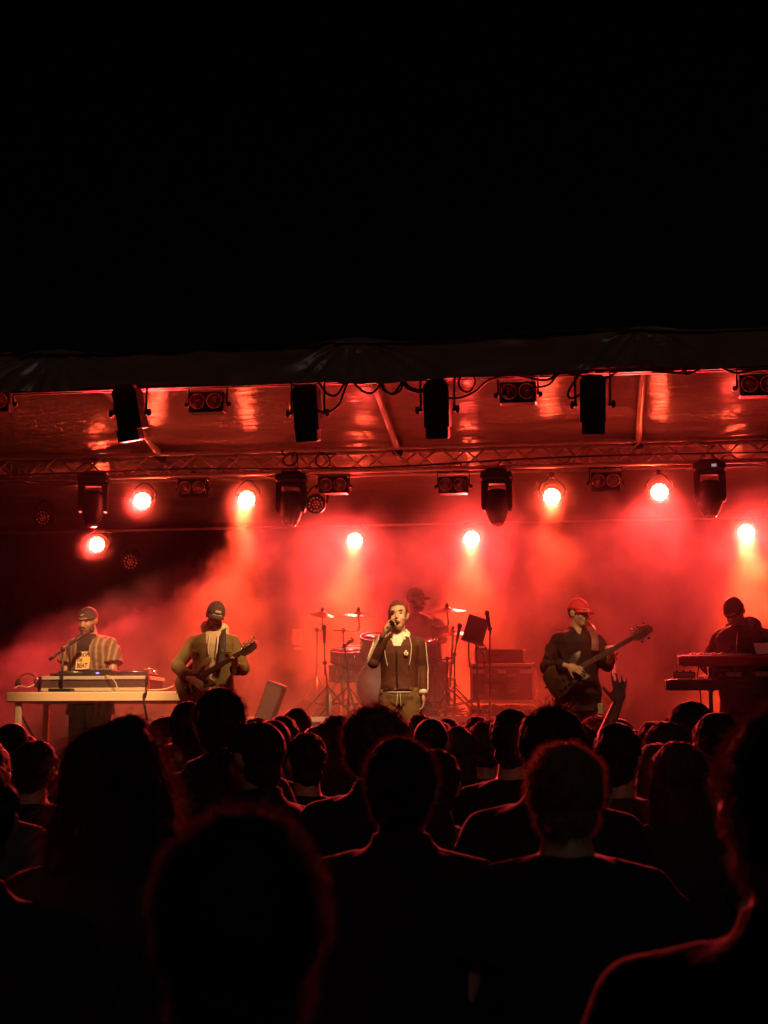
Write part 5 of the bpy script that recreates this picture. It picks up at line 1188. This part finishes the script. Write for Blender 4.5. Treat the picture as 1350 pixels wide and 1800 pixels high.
def hair_style(kind):
    """meshes in head coordinates: (shell, root points, directions, length, curl, width, gravity, count)"""
    if kind in HS: return HS[kind]
    base, seed = kind.split('_')[0], sum(map(ord,kind)); J0 = dict(head=V(0,0,0), hrot=Matrix.Identity(3))
    if base in ('short','crop','bald'):
        ext = dict(short=.012,crop=.006,bald=.002)[base]; mb = MB(); mb.ell((0,.020,.034),(.075+ext,.095+ext,.084+ext*1.3),None,32,22); mb.ell((0,.040,-.045),(.062+ext*.6,.062+ext*.5,.058)); mb.ell((0,.050,-.085),(.050,.042,.035))
        me = remesh(mb,.008,3,'hair'); noise_push(me,.0065 if base == 'short' else .0015,30,seed); noise_push(me,.0022 if base == 'short' else .001,90,seed+2); cut(me, lambda x,y,z: (y < -.03 and z < .072) or (y < .03 and z < -.045)); par = (dict(short=.024,crop=.008,bald=.003)[base],0,.0008,.4)
        dirs = lambda p,n: tang(p,n,np.array([0,.5,-.6]))+n*.55
    elif base == 'curly':
        mb = MB(); mb.ell((0,.022,.040),(.105,.118,.105),None,40,28); mb.ell((0,.06,-.03),(.090,.060,.06)); me = remesh(mb,.010,1,'hair'); noise_push(me,.016,38,seed); cut(me, lambda x,y,z: y < -.055 and z < .06 and abs(x) < .075); par = (.035,.9,.0013,.1)
        dirs = lambda p,n: n*.9
    else:
        L = dict(long=.42,bob=.20,pony=.10,bun=.38)[base]; mb = MB(); rings = []
        wd = dict(long=1.12,bob=1.10,pony=1.0,bun=1.22)[base]
        for t in (0,.15,.3,.5,.7,.85,1):
            z = .05-(L+.05)*t; k = (1+.20*math.sin(t*2.4))*wd; rings.append([V(.082*k*math.cos(a)*(1-.25*max(0,t-.85)/.15), .030+(.078 if math.sin(a) > 0 else .062)*math.sin(a)*(1 if t < .5 else 1-.25*(t-.5)), z) for a in [2*PI*i/36 for i in range(36)]])
        if base == 'bun':
            rings = [[V(w_*math.cos(a), .030+(.085 if math.sin(a) > 0 else .062)*math.sin(a)*min(1,w_/.10), z) for a in [2*PI*i/36 for i in range(36)]] for z,w_ in ((.118,.030),(.10,.062),(.06,.088),(0,.108),(-.08,.124),(-.18,.134),(-.30,.140),(-.42,.13))]
        else: rings = rings[1:]
        mb.loft(rings); mb.ell((0,.018,.034),(.088*min(wd,1.1),.108,.098),None,32,20)
        if base == 'pony':
            mb.capsule((0,.11,.03),(0,.16,-.02),.030,.036); mb.capsule((0,.16,-.02),(0,.15,-.20),.036,.018)
        if base == 'bun': mb.ell((-.02,.02,.125),(.045,.045,.022))
        me = remesh(mb,.009,2,'hair'); noise_push(me,.006,26,seed); noise_push(me,.004,70,seed+1)
        p = co(me); n = normals(me); an = np.arctan2(p[:,0],p[:,1]); d = np.where(p[:,2] < .09, 1, .3)*(.0035*np.sin(an*23+p[:,2]*6)+.002*np.sin(an*51+p[:,2]*9)); setco(me, p+n*d[:,None])
        cut(me, lambda x,y,z: y < -.028 and z < .055 and abs(x) < .062)
        par = (.075 if base != 'pony' else .03,0,.0009,.9); dirs = lambda p,n: tang(p,n,np.array([0,.2,-1.0]))+n*.10
    HS[kind] = (me, dirs, par); return HS[kind]
STR = {}
def add_hair(o, J, kind, m, dens):
    me, dirs, (ln, curl, wdt, grav) = hair_style(kind); h = obj('hair', me, None, o, J['head']); slotmat(h, m)
    if dens:
        key = (kind, dens)
        if key not in STR:
            p, n = sample_surface(me, dens, 3); s = strands(p-n*.002, dirs(p,n), ln, m, 'flyaway_strands', h, 3 if not curl else 4, wdt, grav*.4, .30, 4, curl); slotmat(s, m); STR[key] = s.data
        else: s = obj('flyaway_strands', STR[key], None, h); s['kind'] = 'stuff'; slotmat(s, m)
    return h
CAPM = {}
def crowd(px, ytop, d, label, sex='m', hair='short_a', hm='k', top='tee', col='black', yaw=0, cap=None, dens=500, wx=1.0, lean=0, capm=None):
    g = PD(px, 1310, d); ztop = PD(px, ytop, d).z
    J = dict(m=JM,f=JF,a=JA)[sex]; tt = HZ+.034+.098
    if hair and hair.split('_')[0] in ('curly',): tt = HZ+.150
    if hair and hair.split('_')[0] == 'bun': tt = HZ+.155
    if hair and hair.split('_')[0] in ('crop','bald'): tt = HZ+.122
    s = ztop/tt
    o = obj('person', CB[sex]); o.location = (g.x, g.y, 0); base = math.atan2(g.x, g.y)*-1
    rr_ = random.Random(int(px*7+ytop)); o.rotation_euler = (lean,0,PI+base+yaw+rr_.uniform(-.28,.28)); wx *= rr_.uniform(.95,1.06); o.scale = (s*wx, s*wx, s); tag(o, label, 'person', CR)
    c = obj(CT[sex,top].name.split('.')[0], CT[sex,top], None, o); slotmat(c, CM[col]); t_ = c
    c = obj('trousers', CL[sex], None, o); slotmat(c, CM['navy' if col != 'navy' else 'char']); c = obj('shoes', CS[sex], None, o); slotmat(c, M_shoe)
    for sgn in (-1,1): pass
    if hair: add_hair(o, J, hair, HAIRM[hm], dens)
    if cap is not None:
        cm = capm or M_capK; cap_parts(J, o, cm, rotz=cap, brimlen=.08, tilt=R(-4))
    if yaw and abs(yaw) > .6: face_parts(J, o)
    return o, t_
# farthest rows first
crowd(22,1272,8.4,'person with cropped hair at the left edge below the DJ table',hair='crop_a',dens=700,yaw=.3)
crowd(62,1302,6.2,'person with flat-topped short hair left of the long-haired woman',hair='short_b',dens=1200,yaw=-.4)
crowd(290,1259,8.6,'person in a flat cap facing left just right of the long-haired woman',hair='short_a',cap=0,yaw=-1.3,dens=0)
crowd(330,1233,7.4,'person in a tall dark cap beside the tall man under the guitarist',hair='short_a',cap=.4,yaw=-.8,dens=0)
crowd(350,1277,7.0,'person half hidden behind the tall man\'s left shoulder',hair='short_c',dens=500)
crowd(304,1307,8.0,'short person with round cropped head low beside the long-haired woman',hair='crop_b',dens=500)
crowd(387,1208,5.3,'tall man with short hair standing out below the guitarist',hair='short_a',dens=2500,top='hoodie',col='black')
crowd(497,1258,8.2,'person with round dark hair beside the leaning case',hair='short_c',dens=600)
crowd(522,1244,8.8,'person with short hair whose head stands above the riser edge, left of the drum kit',hair='crop_a',dens=700)
crowd(480,1266,6.6,'person with a smooth head right behind the capped man',hair='crop_b',dens=300,sex='f')
crowd(458,1270,5.0,'man in a peaked cap turned to the right, next to the tall man',hair='crop_a',cap=0,yaw=.75,dens=0,top='jacket')
crowd(540,1288,6.3,'dark-haired person just right of the peaked cap',hair='short_b',dens=1200,yaw=.35)
crowd(592,1257,7.0,'dark-haired person below the drum stands left of the curly-haired man',hair='bob_a',sex='f',dens=900)
crowd(660,1237,4.9,'man with a bushy curly head below the bass drum',hair='curly_a',hm='b',dens=4500,top='jacket')
crowd(738,1256,8.2,'person with brown hair directly below the singer',hair='short_b',hm='b',dens=600)
crowd(757,1264,7.2,'person with short hair right behind the short-haired man in the centre',hair='crop_a',dens=400)
crowd(774,1269,8.6,'person with narrow head below the singer\'s hanging hand',hair='short_a',dens=600)
crowd(803,1277,7.4,'woman with long reddish brown hair below the cymbal stand',sex='f',hair='long_a',hm='b',col='red',dens=1200)
crowd(853,1268,7.6,'person with wavy hair below the flight cases',hair='curly_b',hm='b',col='red',dens=1200)
o_, t_ = crowd(768,1318,5.0,'person in a grey-blue shirt with a drawstring bag behind the central man',hair='short_c',col='grey',dens=500,top='tee')
for sgn in (-1,1): MB().tube(smooth_path([V(sgn*.085,.02,1.475),V(sgn*.10,.115,1.40),V(sgn*.085,.15,1.25),V(sgn*.05,.155,1.05)],5),.005,6).build('bag_cord', M_white, t_, True)
MB().ell(V(0,.15,1.08),(.15,.05,.19)).build('drawstring_bag', CM['char'], t_, True)
crowd(900,1246,5.9,'person in a dark cap left of the man with tied-up hair',hair='short_a',cap=.2,yaw=-.35,dens=0)
o_, t_ = crowd(968,1242,4.3,'man with thick dark hair and a loose tuft tied on top',hair='short_d',dens=3000,top='jacket',wx=1.12)
tf = np.array([[random.gauss(-.02,.02),random.gauss(.03,.02),.125] for _ in range(160)]); st_ = strands(tf, np.array([[random.gauss(-.2,.8),random.gauss(.1,.6),.8] for _ in range(160)]), .05, M_hairK, 'hair_tuft', o_, 4, .003, 1.2, .4, 8, .6); st_.location = JM['head']
crowd(1018,1270,7.4,'person with smooth dark hair behind the tied-up hair',hair='bob_b',sex='f',dens=700)
crowd(1052,1257,8.3,'person with glowing curly hair below the bassist\'s legs',hair='curly_a',hm='f',dens=1500)
crowd(1085,1271,5.4,'man in a dark cap and red-brown shirt right of the fair-haired person',hair='short_a',cap=PI,col='red',dens=0)
crowd(1150,1268,7.9,'person raising one arm towards the stage',sex='a',hair='short_b',dens=700)
crowd(1172,1268,7.0,'person with a bell-shaped head of hair right of the raised arm',sex='f',hair='bob_a',dens=1000,hm='b')
crowd(1156,1306,6.4,'short person with brown hair between raised arm and long-haired woman',sex='f',hair='bob_c',dens=900,hm='b')
crowd(1213,1232,7.3,'person in a peaked cap turned left below the keyboards',hair='short_c',cap=.1,yaw=-1.25,dens=0)
crowd(1262,1253,5.5,'man with rounded dark hair right of the peaked cap at the right',hair='short_d',dens=1800)
crowd(1192,1303,4.9,'woman with long straight hair at the right, light catching its left edge',sex='f',hair='long_b',hm='b',dens=3000,col='char')
crowd(1028,1330,4.5,'person hidden behind the fair-haired person, only a shoulder showing',hair='short_a',dens=0,col='char',top='jacket')
crowd(338,1366,5.2,'short person with cropped head in front of the tall man, behind the nearest head',hair='crop_b',dens=900,sex='f')
crowd(-25,1300,5.0,'person cut by the left frame edge with a dark shoulder showing',hair='short_a',dens=0,col='grey')
for (px,yt,dd,hr,hmc,yw,cp,lab) in (
  (560,1276,7.8,'short_a','k',.5,None,'person with dark hair looking right, below the thin microphone stand'),
  (626,1262,8.4,'crop_a','k',-.5,None,'person with cropped hair in the gap left of the bushy curly head'),
  (693,1262,8.8,'bob_a','b',0,None,'person with brown hair peeping over the right side of the bushy curly head'),
  (722,1269,8.3,'short_c','k',.6,None,'person with short dark hair between curly head and singer\'s legs'),
  (828,1281,8.8,'short_d','k',-.7,None,'small far head turned left between the long-haired and the wavy-haired person'),
  (879,1275,8.4,'bob_b','b',.2,None,'small far head with brown bob below the right end of the flight cases'),
  (1003,1263,8.7,'short_b','k',.7,None,'small far head turned right below the bassist\'s feet'),
  (1112,1284,8.6,'long_a','b',0,None,'far woman with long brown hair under the raised arm'),
  (1240,1278,8.2,'short_a','k',-.6,0.0,'far person in a cap left of the rounded dark hair at the right'),
  (1296,1276,7.4,'curly_b','k',.3,None,'person with curly dark hair below the keyboard stand at the right'),
  (42,1290,8.9,'bob_a','b',.4,None,'far person with brown bob between the cropped head and the flat-topped head'),
  (452,1262,8.9,'short_d','k',.8,None,'far person looking right, just above the peaked cap'),
  (418,1290,8.0,'short_b','b',-.3,None,'person half hidden behind the tall man\'s right shoulder'),
  (645,1263,9.0,'short_c','b',.2,None,'tiny far head with brown hair touching the left edge of the curly head'),
  (786,1263,9.1,'crop_a','k',-.4,None,'tiny far head below the lower cymbal stand'),
  (840,1259,9.1,'short_a','k',.5,None,'tiny far head below the left end of the flight cases'),
  (869,1263,8.9,'bob_c','b',-.2,None,'tiny far head with a brown bob below the middle of the flight cases'),
  (932,1262,9.0,'short_d','k',.4,None,'tiny far head between the dark cap and the tied-up hair'),
  (1088,1264,9.0,'crop_b','k',-.6,None,'tiny far head beside the wrist of the raised arm'),
  (1186,1259,9.0,'short_b','b',.3,None,'tiny far head left of the peaked cap below the keyboards'),
  (1228,1291,8.4,'bob_b','k',-.3,None,'small dark bob between peaked cap and rounded dark hair'),
  (1140,1292,8.2,'short_a','b',.5,None,'small brown head right of the ponytail, below the raised arm'),
  (1070,1290,7.4,'pony_a','b',.3,None,'woman with a ponytail left of the dark cap')):
    crowd(px,yt,dd,lab,sex='f' if hr[:3] in ('bob','lon','pon') else 'm',hair=hr,hm=hmc,yaw=yw,cap=cp,dens=500,col=('black','red','char','navy')[px%4])
# near rows
crowd(705,1296,3.55,'man with short hair and dark jacket in the centre of the audience',hair='short_h',dens=10000,top='jacket')
crowd(992,1308,3.5,'person with fair hair glowing red all round the head',hair='short_f',hm='f',dens=12000,top='tee',wx=1.10)
crowd(205,1250,3.0,'woman with a wide mass of long dark hair at the left',sex='f',hair='bun_a',dens=18000,top='jacket',wx=1.06)
crowd(-50,1330,2.7,'person cut by the left frame edge, nearer, with a rim lit shoulder',hair='short_c',dens=0,top='jacket')
crowd(1396,1238,1.70,'large near person with short hair cut by the right frame edge',hair='short_g',hm='k',dens=16000,top='jacket',col='deep',wx=.98)
crowd(425,1428,1.42,'nearest head, large and dark at the bottom left of centre',hair='short_e',dens=18000,top='tee')

# ------------------------------------------------------------------ stage smoke
def smoke():
    x0,x1,y0,y1,z0,z1 = XL+.1, XR-.1, 11.4, 18.2, DECK+.01, 5.6
    mb = MB(); mb.box((0,0,(z1-z0)/2),(x1-x0,y1-y0,z1-z0))
    m = bpy.data.materials.new('stage_smoke'); m.use_nodes = True; N, L = m.node_tree.nodes, m.node_tree.links
    N.remove(N['Principled BSDF']); out = N['Material Output']
    vol = N.new('ShaderNodeVolumePrincipled'); L.new(vol.outputs[0], out.inputs['Volume'])
    vol.inputs['Color'].default_value = (.93,.9,.88,1); vol.inputs['Anisotropy'].default_value = SM_G
    geo = N.new('ShaderNodeNewGeometry'); sep = N.new('ShaderNodeSeparateXYZ'); L.new(geo.outputs['Position'], sep.inputs[0])
    def math_(op, a, b=None, clamp=False):
        n = N.new('ShaderNodeMath'); n.operation = op; n.use_clamp = clamp
        for i, v in enumerate((a,b)):
            if v is None: continue
            if isinstance(v,(int,float)): n.inputs[i].default_value = v
            else: L.new(v, n.inputs[i])
        return n.outputs[0]
    def sstep(v, a, b, lo=0.0, hi=1.0):
        n = N.new('ShaderNodeMapRange'); n.interpolation_type = 'SMOOTHSTEP'
        L.new(v, n.inputs[0]); n.inputs[1].default_value = a; n.inputs[2].default_value = b; n.inputs[3].default_value = lo; n.inputs[4].default_value = hi
        return n.outputs[0]
    nz = N.new('ShaderNodeTexNoise'); nz.inputs['Scale'].default_value = 1.7; nz.inputs['Detail'].default_value = 6; nz.inputs['Roughness'].default_value = .66
    L.new(geo.outputs['Position'], nz.inputs['Vector'])
    X, Y, Z = sep.outputs
    nn = math_('SUBTRACT', nz.outputs['Fac'], .5)
    # signed distance to the slanted edge of the smoke bank: clear air at the upper left
    s = math_('ADD', math_('ADD', math_('ADD', X, math_('MULTIPLY', Y, .37)), SM_X0-.37*15.5), math_('MULTIPLY', math_('MAXIMUM', math_('SUBTRACT', 3.45, Z), 0), SM_K))
    s = math_('ADD', s, math_('MULTIPLY', nn, SM_N))
    bank = sstep(s, -.06, .30)
    low = math_('MAXIMUM', sstep(math_('ADD', math_('ADD', Z, math_('MULTIPLY', Y, -.150)), math_('MULTIPLY', nn, -1.6)), 4.22-2.355, 3.55-2.355), math_('MULTIPLY', sstep(Z, 4.95, 4.1), sstep(Y, 15.7, 16.2)))                                      # thinner towards the roof
    top = sstep(Z, 5.0, 4.5)
    billow = sstep(nz.outputs['Fac'], .41, .61, .12, 1.8)
    nl = N.new('ShaderNodeTexNoise'); nl.inputs['Scale'].default_value = .55; nl.inputs['Detail'].default_value = 1.5; off = N.new('ShaderNodeVectorMath'); off.inputs[1].default_value = SM_O; L.new(geo.outputs['Position'], off.inputs[0]); L.new(off.outputs[0], nl.inputs['Vector'])
    billow = math_('MULTIPLY', billow, sstep(nl.outputs['Fac'], .36, .62, .48, 1.35))
    front = sstep(Y, 13.6, 16.6, SM_F, 1.0); rear = sstep(Y, 18.15, 17.4)
    lowf = math_('ADD', math_('MULTIPLY', low, .99), .01)
    d = math_('MULTIPLY', math_('MULTIPLY', bank, lowf), math_('MULTIPLY', billow, math_('MULTIPLY', front, math_('MULTIPLY', rear, top))))
    d = math_('ADD', math_('MULTIPLY', d, SM_D), math_('MULTIPLY', math_('MULTIPLY', top, rear), SM_B))
    floor_ = math_('MULTIPLY', math_('MULTIPLY', sstep(Z, 2.75, 1.9), sstep(Y, 11.9, 13.2)), math_('MULTIPLY', math_('MULTIPLY', bank, billow), rear))   # smoke hugging the boards
    d = math_('ADD', d, math_('MULTIPLY', floor_, SM_L))
    L.new(d, vol.inputs['Density'])
    o = mb.build('stage_smoke', m, None, False, ((x0+x1)/2,(y0+y1)/2,z0))
    tag(o, 'red lit smoke drifting across the stage behind the band', 'smoke', kind='stuff')
SM_G, SM_X0, SM_K, SM_N, SM_F, SM_D, SM_B, SM_L = .25, 3.85, 2.6, 3.0, .06, .32, .0006, .07
SM_O = (4.3, 1.7, 0.0)
smoke()
